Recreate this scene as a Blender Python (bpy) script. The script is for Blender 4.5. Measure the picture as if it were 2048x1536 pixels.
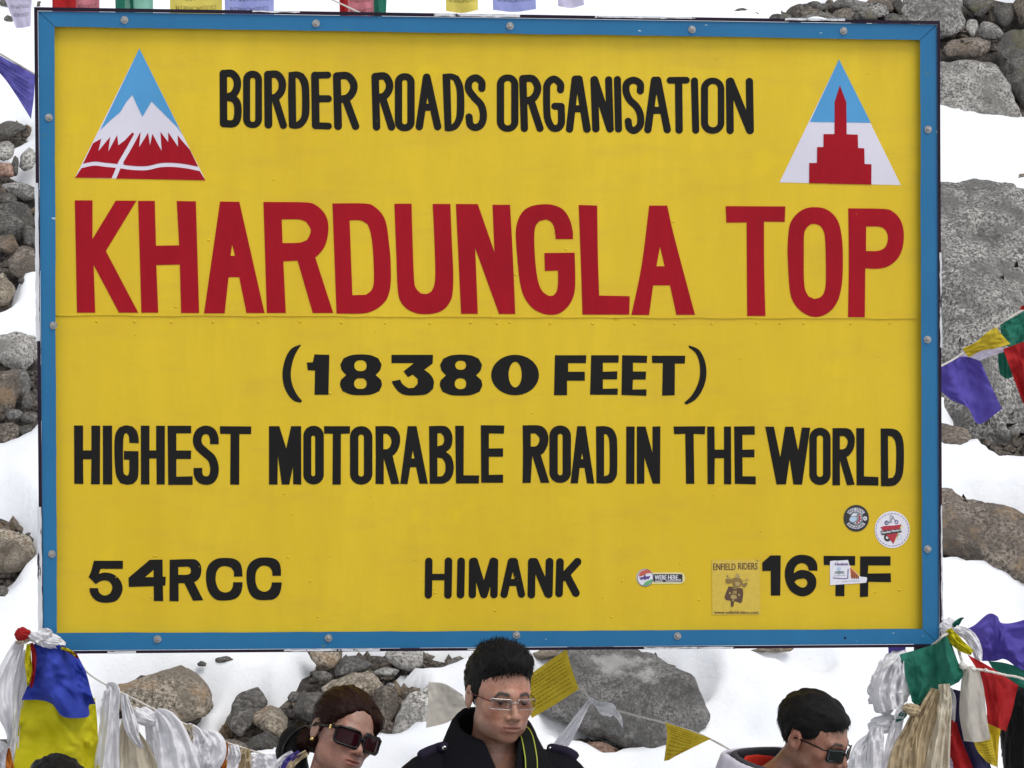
import bpy, bmesh, math, random
import numpy as np
from mathutils import Vector, Matrix, Euler
from mathutils.geometry import tessellate_polygon

for o in list(bpy.data.objects):
    bpy.data.objects.remove(o, do_unlink=True)
SC = bpy.context.scene
COL = SC.collection
rnd = random.Random(7)

# ------------------------------------------------------------------ camera
F_PX = 6300.0
CAM = np.array([-1.0341, -8.9422, 2.40])
YAW, PIT, ROL = -0.1199, 0.0055, 0.0013
cd = bpy.data.cameras.new('camera')
cam = bpy.data.objects.new('camera', cd)
COL.objects.link(cam)
cd.sensor_width = 36.0
cd.lens = 36.0 * F_PX / 2048.0
cd.clip_start = 0.1
cd.clip_end = 2000.0
SC.camera = cam
_cy, _sy, _cp, _sp, _cr, _sr = (math.cos(YAW), math.sin(YAW), math.cos(PIT), math.sin(PIT), math.cos(ROL), math.sin(ROL))
RM = (np.array([[_cy, -_sy, 0], [_sy, _cy, 0], [0, 0, 1]]) @
      np.array([[1, 0, 0], [0, _cp, -_sp], [0, _sp, _cp]]) @
      np.array([[_cr, 0, _sr], [0, 1, 0], [-_sr, 0, _cr]]))     # columns: right, forward, up
m = Matrix(((RM[0, 0], RM[0, 2], -RM[0, 1], CAM[0]),
            (RM[1, 0], RM[1, 2], -RM[1, 1], CAM[1]),
            (RM[2, 0], RM[2, 2], -RM[2, 1], CAM[2]),
            (0, 0, 0, 1)))
cam.matrix_world = m

# ------------------------------------------------------------------ world, sun, exposure
SUN_EL, SUN_AZ = math.radians(58), math.radians(35)    # azimuth measured from -Y (behind the camera) towards +X
W = bpy.data.worlds.new('World')
SC.world = W
W.use_nodes = True
nt = W.node_tree
bg = nt.nodes['Background']
sky = nt.nodes.new('ShaderNodeTexSky')
sky.sky_type = 'NISHITA'
sky.sun_disc = False
sky.sun_elevation = SUN_EL
sky.sun_rotation = math.pi - SUN_AZ
sky.altitude = 3000
sky.dust_density = 4.0
hs = nt.nodes.new('ShaderNodeHueSaturation')
hs.inputs['Saturation'].default_value = 0.22          # an overcast, greyed sky
nt.links.new(sky.outputs[0], hs.inputs['Color'])
nt.links.new(hs.outputs[0], bg.inputs['Color'])
bg.inputs['Strength'].default_value = 0.15
sd = bpy.data.lights.new('sun', 'SUN')
sun = bpy.data.objects.new('sun', sd)
COL.objects.link(sun)
sd.energy = 1.3
sd.angle = math.radians(35)
sd.color = (1.0, 0.97, 0.93)
sdir = Vector((math.sin(SUN_AZ) * math.cos(SUN_EL), -math.cos(SUN_AZ) * math.cos(SUN_EL), math.sin(SUN_EL)))
sun.rotation_euler = sdir.to_track_quat('Z', 'Y').to_euler()
sun.location = sdir * 30
vs = SC.view_settings
vs.view_transform = 'Standard'
vs.look = 'None'
vs.gamma = 1.0
vs.use_curve_mapping = False
vs.exposure = 0.47
SC.render.engine = 'CYCLES'

# ------------------------------------------------------------------ pixel <-> place
def ray(u, v):
    d = np.array([(u - 1024.0) / F_PX, 1.0, -(v - 768.0) / F_PX])
    return RM @ d
def at(u, v, Y):
    """point where the sight line of pixel (u, v) meets the upright plane y = Y"""
    d = ray(u, v)
    t = (Y - CAM[1]) / d[1]
    return CAM + d * t
def to_px(P):
    q = (np.asarray(P) - CAM) @ RM
    return 1024 + F_PX * q[..., 0] / q[..., 1], 768 - F_PX * q[..., 2] / q[..., 1]

# ------------------------------------------------------------------ numpy noise
def _hash(i, j, k, s):
    n = (i * 374761393 + j * 668265263 + k * 2147483647 + s * 974634777) & 0xFFFFFFFF
    n = ((n ^ (n >> 13)) * 1274126177) & 0xFFFFFFFF
    n = n ^ (n >> 16)
    return (n & 0xFFFF) / 32767.5 - 1.0
def vnoise(x, y, z, seed=0):
    x, y, z = np.broadcast_arrays(np.asarray(x, float), np.asarray(y, float), np.asarray(z, float))
    xi, yi, zi = np.floor(x).astype(np.int64), np.floor(y).astype(np.int64), np.floor(z).astype(np.int64)
    fx, fy, fz = x - xi, y - yi, z - zi
    fx, fy, fz = fx * fx * (3 - 2 * fx), fy * fy * (3 - 2 * fy), fz * fz * (3 - 2 * fz)
    r = 0
    for a in (0, 1):
        wx = fx if a else 1 - fx
        for b in (0, 1):
            wy = fy if b else 1 - fy
            for c in (0, 1):
                wz = fz if c else 1 - fz
                r = r + wx * wy * wz * _hash(xi + a, yi + b, zi + c, seed)
    return r
def fbm(x, y, z, oct=4, seed=0, gain=0.5):
    r, a = 0, 1.0
    for i in range(oct):
        r = r + a * vnoise(x * 2 ** i, y * 2 ** i, z * 2 ** i, seed + i * 17)
        a *= gain
    return r

# ------------------------------------------------------------------ objects
def tag(o, label=None, cat=None, group=None, kind=None):
    if label: o['label'] = label
    if cat: o['category'] = cat
    if group: o['group'] = group
    if kind: o['kind'] = kind
    return o
def empty(name, loc=(0, 0, 0)):
    o = bpy.data.objects.new(name, None)
    COL.objects.link(o)
    o.location = Vector(loc)
    o.empty_display_size = 0.1
    return o
def mesh(name, verts, faces, mat, parent=None, smooth=False, uv=None, origin=None):
    me = bpy.data.meshes.new(name)
    verts = np.asarray(verts, float)
    if origin is None and parent is None:
        lo, hi = verts.min(0), verts.max(0)
        origin = np.array([(lo[0] + hi[0]) / 2, (lo[1] + hi[1]) / 2, lo[2]])
    if origin is None:
        origin = np.zeros(3)
    me.from_pydata((verts - origin).tolist(), [], [list(map(int, f)) for f in faces])
    if mat is not None:
        me.materials.append(mat)
    if smooth:
        me.polygons.foreach_set('use_smooth', [True] * len(me.polygons))
    if uv is not None:
        l = me.uv_layers.new(name='UVMap')
        vi = np.zeros(len(me.loops), int)
        me.loops.foreach_get('vertex_index', vi)
        l.data.foreach_set('uv', np.asarray(uv, float)[vi].ravel())
    me.update()
    o = bpy.data.objects.new(name, me)
    COL.objects.link(o)
    if parent is not None:
        o.parent = parent
        p = parent
        off = Vector((0, 0, 0))
        while p is not None:          # parents are only ever translated
            off += p.location
            p = p.parent
        o.location = Vector(origin) - off
    else:
        o.location = Vector(origin)
    return o
def lin(c):
    c = c / 255.0
    return c / 12.92 if c <= 0.04045 else ((c + 0.055) / 1.055) ** 2.4
def rgb(r, g, b):
    return (lin(r), lin(g), lin(b), 1.0)

# ------------------------------------------------------------------ materials
class NT:
    def __init__(s, name):
        s.m = bpy.data.materials.new(name)
        s.m.use_nodes = True
        s.t = s.m.node_tree
        s.b = s.t.nodes['Principled BSDF']
    def n(s, typ, **kw):
        x = s.t.nodes.new(typ)
        for k, v in kw.items():
            if k in x.inputs: x.inputs[k].default_value = v
            else: setattr(x, k, v)
        return x
    def l(s, a, b): s.t.links.new(a, b)
    def coord(s, kind='Object'):
        return s.n('ShaderNodeTexCoord').outputs[kind]
    def mapping(s, vec, scale=(1, 1, 1), loc=(0, 0, 0), rot=(0, 0, 0)):
        x = s.n('ShaderNodeMapping')
        x.inputs['Scale'].default_value = scale
        x.inputs['Location'].default_value = loc
        x.inputs['Rotation'].default_value = rot
        s.l(vec, x.inputs['Vector'])
        return x.outputs[0]
    def noise(s, vec, scale, detail=4, rough=0.5, dist=0.0):
        x = s.n('ShaderNodeTexNoise')
        x.inputs['Scale'].default_value = scale
        x.inputs['Detail'].default_value = detail
        x.inputs['Roughness'].default_value = rough
        x.inputs['Distortion'].default_value = dist
        if vec is not None: s.l(vec, x.inputs['Vector'])
        return x.outputs['Fac']
    def ramp(s, fac, stops):
        x = s.n('ShaderNodeValToRGB')
        e = x.color_ramp.elements
        while len(e) < len(stops): e.new(0.5)
        for i, (p, c) in enumerate(stops):
            e[i].position = p
            e[i].color = c if len(c) == 4 else (*c, 1)
        s.l(fac, x.inputs[0])
        return x.outputs[0]
    def mix(s, fac, a, b, mode='MIX'):
        x = s.n('ShaderNodeMix', data_type='RGBA', blend_type=mode)
        if isinstance(fac, (int, float)): x.inputs[0].default_value = fac
        else: s.l(fac, x.inputs[0])
        for i, v in ((6, a), (7, b)):
            if isinstance(v, tuple): x.inputs[i].default_value = v
            else: s.l(v, x.inputs[i])
        return x.outputs[2]
    def bump(s, h, strength=0.3, dist=0.01):
        x = s.n('ShaderNodeBump')
        x.inputs['Strength'].default_value = strength
        x.inputs['Distance'].default_value = dist
        s.l(h, x.inputs['Height'])
        s.l(x.outputs[0], s.b.inputs['Normal'])
    def col(s, c):
        if isinstance(c, tuple): s.b.inputs['Base Color'].default_value = c
        else: s.l(c, s.b.inputs['Base Color'])
    def rough(s, r): s.b.inputs['Roughness'].default_value = r
def BW(v): return (v, v, v, 1)

def plain(name, c, rough=0.5, metal=0.0, var=0.12, scale=20):
    s = NT(name)
    f = s.noise(s.coord(), scale, 4)
    lo = tuple(x * (1 - var) for x in c[:3]) + (1,)
    hi = tuple(min(1, x * (1 + var)) for x in c[:3]) + (1,)
    s.col(s.ramp(f, [(0.3, lo), (0.7, hi)]))
    s.rough(rough)
    s.b.inputs['Metallic'].default_value = metal
    return s.m
def paint(name, c1, c2, rough=0.45, streak=(1, 1, 1), sc=9, bump=0.05):
    s = NT(name)
    co = s.coord()
    f = s.noise(s.mapping(co, streak), sc, 6, 0.6)
    g = s.noise(co, 3.0, 3)
    base = s.mix(f, c1, c2)
    dark = tuple(x * 0.8 for x in c1[:3]) + (1,)
    base = s.mix(s.ramp(g, [(0.45, BW(0)), (0.8, BW(0.5))]), base, dark)
    s.col(base)
    s.rough(rough)
    s.b.inputs['Specular IOR Level'].default_value = 0.12
    s.bump(s.noise(co, 90, 3), bump, 0.002)
    return s.m
def cloth(name, c, trans=0.35, fade=0.25, wr=0.5, prints=None):
    s = NT(name)
    co = s.coord()
    f = s.noise(co, 14, 4, 0.6)
    d = tuple(x * (1 - fade) for x in c[:3]) + (1,)
    l = tuple(min(1, x * (1 + fade * 0.7) + 0.02) for x in c[:3]) + (1,)
    base = s.ramp(f, [(0.3, d), (0.7, l)])
    if prints is not None:           # block-printed lines of script on a prayer flag
        uv = s.coord('UV')
        wv = s.n('ShaderNodeTexWave', wave_type='BANDS', bands_direction='Y')
        wv.inputs['Scale'].default_value = prints * 0.32
        wv.inputs['Distortion'].default_value = 1.0
        wv.inputs['Detail'].default_value = 1.0
        s.l(uv, wv.inputs['Vector'])
        nz = s.noise(s.mapping(uv, (70, 22, 1)), 1.0, 2)
        a = s.ramp(wv.outputs['Fac'], [(0.5, BW(0)), (0.62, BW(1))])
        b = s.ramp(nz, [(0.46, BW(0)), (0.54, BW(0.75))])
        sep = s.n('ShaderNodeSeparateXYZ')
        s.l(uv, sep.inputs[0])
        def inside(o, lo, hi):
            m1 = s.n('ShaderNodeMath', operation='GREATER_THAN'); m1.inputs[1].default_value = lo; s.l(o, m1.inputs[0])
            m2 = s.n('ShaderNodeMath', operation='LESS_THAN'); m2.inputs[1].default_value = hi; s.l(o, m2.inputs[0])
            m3 = s.n('ShaderNodeMath', operation='MULTIPLY'); s.l(m1.outputs[0], m3.inputs[0]); s.l(m2.outputs[0], m3.inputs[1])
            return m3.outputs[0]
        m4 = s.n('ShaderNodeMath', operation='MULTIPLY'); s.l(inside(sep.outputs[0], 0.1, 0.9), m4.inputs[0]); s.l(inside(sep.outputs[1], 0.1, 0.9), m4.inputs[1])
        k = s.mix(1.0, a, b, 'MULTIPLY')
        k = s.mix(1.0, k, m4.outputs[0], 'MULTIPLY')
        ink = tuple(x * 0.25 for x in c[:3]) + (1,)
        base = s.mix(k, base, ink)
    s.col(base)
    s.rough(0.8)
    s.b.inputs['Specular IOR Level'].default_value = 0.15
    h = s.noise(co, 35, 3, 0.55, 0.6)
    s.bump(h, wr, 0.006)
    if trans > 0:
        tr = s.n('ShaderNodeBsdfTranslucent')
        s.l(base, tr.inputs['Color'])
        mx = s.n('ShaderNodeMixShader')
        mx.inputs[0].default_value = trans
        s.l(s.b.outputs[0], mx.inputs[1])
        s.l(tr.outputs[0], mx.inputs[2])
        s.l(mx.outputs[0], s.t.nodes['Material Output'].inputs['Surface'])
    return s.m
def granite(name, light, mid, dark, stain=None, fine=75, contrast=1.0):
    s = NT(name)
    co = s.coord()
    oi = s.n('ShaderNodeObjectInfo')
    sc = s.n('ShaderNodeVectorMath', operation='SCALE')
    cmb = s.n('ShaderNodeCombineXYZ')
    for i in range(3): s.l(oi.outputs['Random'], cmb.inputs[i])
    s.l(cmb.outputs[0], sc.inputs[0]); sc.inputs['Scale'].default_value = 37.0
    ad = s.n('ShaderNodeVectorMath', operation='ADD')
    s.l(co, ad.inputs[0]); s.l(sc.outputs[0], ad.inputs[1])
    v = ad.outputs[0]
    f = s.noise(v, fine, 3, 0.75)
    w = 0.09 / contrast
    sp = s.ramp(f, [(0.5 - 1.4 * w, dark), (0.5, mid), (0.5 + 1.5 * w, light)])
    big = s.noise(v, 5.5, 5, 0.65, 0.4)
    base = s.mix(s.ramp(big, [(0.40, BW(0)), (0.60, BW(0.85))]), sp, tuple(x * 0.5 for x in mid[:3]) + (1,))
    crk = s.noise(s.mapping(v, loc=(1, 7, 2)), 3.2, 6, 0.6, 0.8)
    base = s.mix(s.ramp(crk, [(0.487, BW(0)), (0.497, BW(0.7)), (0.503, BW(0.7)), (0.513, BW(0))]), base, dark)
    if stain is not None:
        st = s.noise(s.mapping(v, loc=(5, 3, 9)), 5.0, 9, 0.72)
        base = s.mix(s.ramp(st, [(0.53, BW(0)), (0.63, BW(0.65))]), base, stain)
    # pale or dark from stone to stone
    br = s.n('ShaderNodeMapRange'); br.inputs[3].default_value = 1.0; br.inputs[4].default_value = 1.5
    s.l(oi.outputs['Random'], br.inputs[0])
    vm = s.n('ShaderNodeVectorMath', operation='SCALE')
    s.l(base, vm.inputs[0]); s.l(br.outputs[0], vm.inputs['Scale'])
    s.col(vm.outputs[0])
    s.rough(0.85)
    s.b.inputs['Specular IOR Level'].default_value = 0.25
    h = s.noise(v, 38, 8, 0.7)
    s.bump(h, 0.7, 0.016)
    return s.m

M = {}
def build_mats():
    s = NT('yellow_paint')
    co = s.coord()
    a, b, c = (0.68, 0.46, 0.012, 1), (0.75, 0.525, 0.020, 1), (0.64, 0.43, 0.016, 1)
    f = s.noise(s.mapping(co, (1, 1, 0.35)), 2.2, 5, 0.55)
    g = s.noise(s.mapping(co, (5, 1, 1.0)), 3.0, 6, 0.65)
    h = s.noise(s.mapping(co, (1, 1, 3.5), (4, 0, 2)), 3.0, 6, 0.7)
    base = s.mix(s.ramp(f, [(0.35, BW(0)), (0.65, BW(1))]), a, b)
    base = s.mix(s.ramp(g, [(0.42, BW(0)), (0.75, BW(0.7))]), base, c)
    base = s.mix(s.ramp(h, [(0.5, BW(0)), (0.72, BW(0.6))]), base, (0.60, 0.40, 0.03, 1))
    blot = s.noise(s.mapping(co, loc=(3, 0, 8)), 7.0, 2, 0.4)
    base = s.mix(s.ramp(blot, [(0.66, BW(0)), (0.74, BW(0.55))]), base, (0.75, 0.53, 0.010, 1))
    spk = s.noise(co, 75, 2, 0.4)
    base = s.mix(s.ramp(spk, [(0.80, BW(0)), (0.84, BW(0.6))]), base, (0.2, 0.13, 0.02, 1))
    s.col(base)
    s.rough(0.5)
    s.b.inputs['Specular IOR Level'].default_value = 0.3
    bl = s.noise(co, 3.0, 3, 0.5)
    bf = s.noise(co, 60, 4, 0.6)
    ad = s.n('ShaderNodeMath', operation='MULTIPLY_ADD'); ad.inputs[1].default_value = 0.12
    s.l(bf, ad.inputs[0]); s.l(bl, ad.inputs[2])
    s.bump(ad.outputs[0], 0.35, 0.01)
    M['yellow'] = s.m
    s = NT('blue_paint')
    co = s.coord()
    f = s.noise(s.mapping(co, (1, 1, 1)), 6, 6, 0.6)
    base = s.mix(f, (0.014, 0.125, 0.285, 1), (0.022, 0.175, 0.36, 1))
    chip = s.noise(s.mapping(co, (0.45, 1, 1)), 42, 3, 0.5)
    base = s.mix(s.ramp(chip, [(0.715, BW(0)), (0.735, BW(0.8))]), base, (0.5, 0.62, 0.6, 1))
    chip2 = s.noise(s.mapping(co, loc=(9, 2, 1)), 30, 3, 0.5)
    base = s.mix(s.ramp(chip2, [(0.725, BW(0)), (0.745, BW(0.7))]), base, (0.12, 0.2, 0.08, 1))
    s.col(base); s.rough(0.42); s.b.inputs['Specular IOR Level'].default_value = 0.25
    s.bump(s.noise(co, 40, 5, 0.6), 0.12, 0.004)
    M['blue'] = s.m
    M['red_paint'] = paint('red_paint', (0.29, 0.0035, 0.013, 1), (0.41, 0.006, 0.015, 1), 0.42, (6, 1, 1.2), 7)
    M['black_paint'] = paint('black_paint', (0.008, 0.0075, 0.007, 1), (0.015, 0.014, 0.013, 1), 0.4, (1, 1, 1), 14)
    M['white_paint'] = paint('white_paint', (0.68, 0.65, 0.74, 1), (0.74, 0.71, 0.79, 1), 0.5)
    M['sky_paint'] = paint('sky_blue_paint', (0.082, 0.30, 0.58, 1), (0.1, 0.35, 0.64, 1), 0.45)
    M['rim'] = paint('dark_purple_iron', (0.010, 0.006, 0.014, 1), (0.028, 0.016, 0.035, 1), 0.5)
    s = NT('chipped_white'); co = s.coord()
    ch = s.noise(s.mapping(co, (1.6, 1, 0.35)), 26, 4, 0.65)
    s.col(s.ramp(ch, [(0.36, (0.025, 0.015, 0.03, 1)), (0.40, (0.55, 0.56, 0.58, 1)), (0.7, (0.72, 0.73, 0.75, 1))])); s.rough(0.6)
    M['chip_white'] = s.m
    M['steel'] = plain('zinc_bolt', (0.33, 0.32, 0.31, 1), 0.5, 0.5, 0.4, 150)
    M['cord'] = plain('cotton_cord', (0.62, 0.58, 0.52, 1), 0.9, 0, 0.2, 120)
    M['soil'] = granite('dark_scree_soil', (0.16, 0.14, 0.12, 1), (0.075, 0.066, 0.058, 1), (0.025, 0.022, 0.02, 1), None, 60)
    M['granite_smooth'] = granite('smooth_grey_granite', (0.25, 0.245, 0.235, 1), (0.165, 0.16, 0.152, 1), (0.06, 0.058, 0.055, 1), (0.40, 0.39, 0.37, 1), 95, 0.9)
    M['granite'] = granite('grey_granite', (0.40, 0.385, 0.36, 1), (0.185, 0.177, 0.165, 1), (0.045, 0.042, 0.04, 1), None, 75)
    M['granite_tan'] = granite('tan_granite', (0.52, 0.46, 0.37, 1), (0.29, 0.245, 0.19, 1), (0.075, 0.06, 0.045, 1), (0.28, 0.18, 0.10, 1), 75)
    M['granite_dark'] = granite('dark_granite', (0.24, 0.225, 0.205, 1), (0.12, 0.112, 0.102, 1), (0.03, 0.028, 0.025, 1), (0.10, 0.095, 0.05, 1), 75, 0.8)
    M['granite_pale'] = granite('pale_granite', (0.58, 0.56, 0.52, 1), (0.33, 0.315, 0.29, 1), (0.08, 0.075, 0.07, 1), None, 80)
    M['granite_brown'] = granite('brown_granite', (0.31, 0.26, 0.215, 1), (0.17, 0.145, 0.12, 1), (0.05, 0.04, 0.035, 1), (0.24, 0.16, 0.09, 1), 70)
    M['granite_pink'] = granite('pink_granite', (0.42, 0.30, 0.24, 1), (0.30, 0.19, 0.145, 1), (0.12, 0.07, 0.05, 1), None, 70)
    s = NT('snow'); co = s.coord()
    f = s.noise(co, 3, 4)
    s.col(s.ramp(f, [(0.3, (0.88, 0.90, 0.935, 1)), (0.7, (0.94, 0.945, 0.95, 1))]))
    s.rough(0.7)
    s.b.inputs['Specular IOR Level'].default_value = 0.15
    s.bump(s.noise(co, 30, 9, 0.7), 0.28, 0.02)
    M['snow'] = s.m
    M['c_white'] = cloth('white_khata_cloth', (0.83, 0.82, 0.84, 1), 0.22, 0.05, 0.3)
    M['c_cream'] = cloth('cream_khata_cloth', (0.66, 0.59, 0.46, 1), 0.25, 0.15, 0.35)
    M['c_tan'] = cloth('tan_scarf_cloth', (0.54, 0.43, 0.27, 1), 0.25, 0.2, 0.35)
    M['c_offwhite'] = cloth('offwhite_linen', (0.52, 0.48, 0.42, 1), 0.2, 0.1, 0.4)
    M['c_blue'] = cloth('royal_blue_cloth', (0.026, 0.05, 0.36, 1), 0.15, 0.2, 0.2)
    M['c_bright_yellow'] = cloth('bright_yellow_cloth', (0.58, 0.52, 0.006, 1), 0.2, 0.12, 0.2)
    M['c_violet'] = cloth('violet_flag_cloth', (0.115, 0.085, 0.42, 1), 0.4, 0.15, 0.3)
    M['c_violet_print'] = cloth('violet_printed_flag', (0.155, 0.14, 0.50, 1), 0.45, 0.2, 0.3, 9)
    M['c_green'] = cloth('green_flag_cloth', (0.018, 0.175, 0.115, 1), 0.3, 0.15, 0.3)
    M['c_red'] = cloth('red_flag_cloth', (0.42, 0.012, 0.014, 1), 0.3, 0.15, 0.3)
    M['c_pink'] = cloth('faded_pink_flag', (0.62, 0.22, 0.25, 1), 0.4, 0.15, 0.3, 9)
    M['c_yellow_print'] = cloth('yellow_printed_flag', (0.62, 0.46, 0.03, 1), 0.35, 0.12, 0.25, 11)
    M['c_yellow'] = cloth('yellow_flag_cloth', (0.66, 0.47, 0.02, 1), 0.35, 0.12, 0.25)
    M['c_lilac_print'] = cloth('pale_lilac_printed_flag', (0.62, 0.58, 0.74, 1), 0.45, 0.1, 0.2, 9)
    M['c_paleblue'] = cloth('pale_blue_printed_flag', (0.33, 0.36, 0.68, 1), 0.45, 0.1, 0.2, 9)
    M['c_palegreen'] = cloth('pale_green_flag', (0.22, 0.46, 0.36, 1), 0.4, 0.1, 0.2)
    M['c_paleyellow'] = cloth('pale_yellow_printed_flag', (0.70, 0.58, 0.12, 1), 0.45, 0.1, 0.2, 9)
    M['c_orange'] = cloth('orange_cloth', (0.58, 0.19, 0.02, 1), 0.3)
    M['c_maroon'] = cloth('maroon_cloth', (0.06, 0.012, 0.03, 1), 0.1)
    M['c_navy'] = cloth('navy_cloth', (0.022, 0.02, 0.07, 1), 0.15)
build_mats()
# ------------------------------------------------------------------ the slope: dark scree, snow, rocks
SL_Y0, SL_T = 1.25, 0.82
def g_base(x, y):
    """ground height: level in front of the sign, then a steep hillside"""
    s = (y - SL_Y0) * SL_T
    k = 0.25
    z = np.where(s / k > 30, s, k * np.log1p(np.exp(np.minimum(s / k, 30))))
    z = np.where(y > 45, z - 0.35 * (y - 45), z)
    return z
def g_soil(x, y):
    z = g_base(x, y)
    w = np.clip((y - 0.8) / 1.5, 0, 1)
    return z + w * (0.045 * fbm(x * 0.8, y * 0.8, 0 * x, 3, 3) + 0.05 * fbm(x * 4, y * 4, 0 * x, 3, 11)) + (1 - w) * 0.01 * fbm(x * 3, y * 3, 0 * x, 3, 5) - 0.012 * (1 - w) - 0.03 * w
def on_slope(u, v):
    d = ray(u, v)
    d0, d1, d2 = float(d[0]), float(d[1]), float(d[2])
    lo, hi = 9.2, 60.0
    for _ in range(34):
        t = (lo + hi) / 2
        sl = (CAM[1] + d1 * t - SL_Y0) * SL_T / 0.25
        g = 0.25 * (sl if sl > 30 else math.log1p(math.exp(sl)))
        if CAM[2] + d2 * t > g: lo = t
        else: hi = t
    return CAM + d * lo
def lines(a0, a1, step, lo, hi):
    c = list(np.arange(a0, a1 + 1e-6, step))
    s, x = step, a1
    while x < hi:
        s *= 1.22; x += s; c.append(x)
    s, x = step, a0
    while x > lo:
        s *= 1.22; x -= s; c.insert(0, x)
    return np.array(c)
# places without snow, in picture coordinates (centre, half sizes)
BARE = [(1810, 36, 320, 44), (20, 262, 60, 24), (20, 440, 100, 135), (-10, 590, 45, 60), (10, 800, 115, 115), (0, 1110, 75, 70), (-10, 1190, 36, 24),
        (2010, 100, 250, 125), (1760, 12, 190, 26), (2010, 190, 160, 62), (2010, 640, 240, 205), (2040, 860, 90, 75), (1925, 875, 58, 32),
        (1985, 1080, 160, 62), (312, 1395, 112, 56), (495, 1440, 60, 55), (545, 1480, 75, 40), (430, 1478, 45, 22), (700, 1345, 95, 52), (660, 1415, 95, 46),
        (780, 1440, 60, 60), (850, 1330, 105, 40), (1240, 1395, 165, 100), (1230, 1520, 110, 32), (1080, 1305, 60, 14), (1590, 1354, 22, 8)]
def bare_px(u, v):
    b = np.full(u.shape, -400.0)
    for cx, cy, rx, ry in BARE:
        q = 1 - np.sqrt(((u - cx) / rx) ** 2 + ((v - cy) / ry) ** 2)
        b = np.maximum(b, q * min(rx, ry))
    return b
def snow_t(x, y):
    P = np.stack([x, y, g_base(x, y)], -1)
    u, v = to_px(P)
    b = bare_px(u, v) + 9 * fbm(x * 5, y * 5, 0 * x, 3, 31)
    out = 60 * vnoise(x * 0.9, y * 0.9, 0 * x, 41) + 25 * fbm(x * 3, y * 3, 0 * x, 2, 43) - 22      # beyond the picture: patchy cover
    inside = np.clip(np.minimum(np.minimum(u + 180, 2230 - u), np.minimum(v + 160, 1750 - v)) / 90, 0, 1) * (y > 0.9)
    # behind the sign itself: patchy too
    w = 0.0
    b = b * inside + out * (1 - inside)
    t = np.clip(-b * 0.0045, -0.2, 0.10)
    front = np.clip((1.4 - y) / 0.6, 0, 1)
    t = t * (1 - front) + front * np.clip(0.06 * fbm(x * 0.5, y * 0.5, 0 * x, 3, 51) + 0.10 * np.clip((np.abs(x - 0.5) - 7) / 5, 0, 1) - 0.03, -0.05, 0.10)
    return t
def g_snow(x, y):
    w = np.clip((y - 0.8) / 1.5, 0, 1)
    t = snow_t(x, y)
    sm = g_base(x, y) + w * (0.045 * fbm(x * 0.8, y * 0.8, 0 * x, 3, 3) + 0.028 * fbm(x * 2.2, y * 2.2, 0 * x, 3, 77))
    return sm + t + 0.012 * fbm(x * 9, y * 9, 0 * x, 2, 81) * (t > -0.05)
def sheet_land(name, xs, ys, f, mat):
    X, Y = np.meshgrid(xs, ys)
    Z = f(X, Y)
    nx, ny = len(xs), len(ys)
    V = np.stack([X, Y, Z], -1).reshape(-1, 3)
    i = np.arange(nx * ny).reshape(ny, nx)
    Fc = np.stack([i[:-1, :-1], i[:-1, 1:], i[1:, 1:], i[1:, :-1]], -1).reshape(-1, 4)
    o = mesh(name, V, Fc, mat, smooth=True, origin=np.zeros(3))
    o['kind'] = 'structure'
    return o
sheet_land('ground', lines(-3, 5, 0.05, -180, 180), lines(0.6, 8.5, 0.05, -220, 110), g_soil, M['soil'])
sheet_land('snow', lines(-2.4, 4.4, 0.026, -180, 180), lines(1.0, 7.8, 0.026, -220, 110), g_snow, M['snow'])

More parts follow.
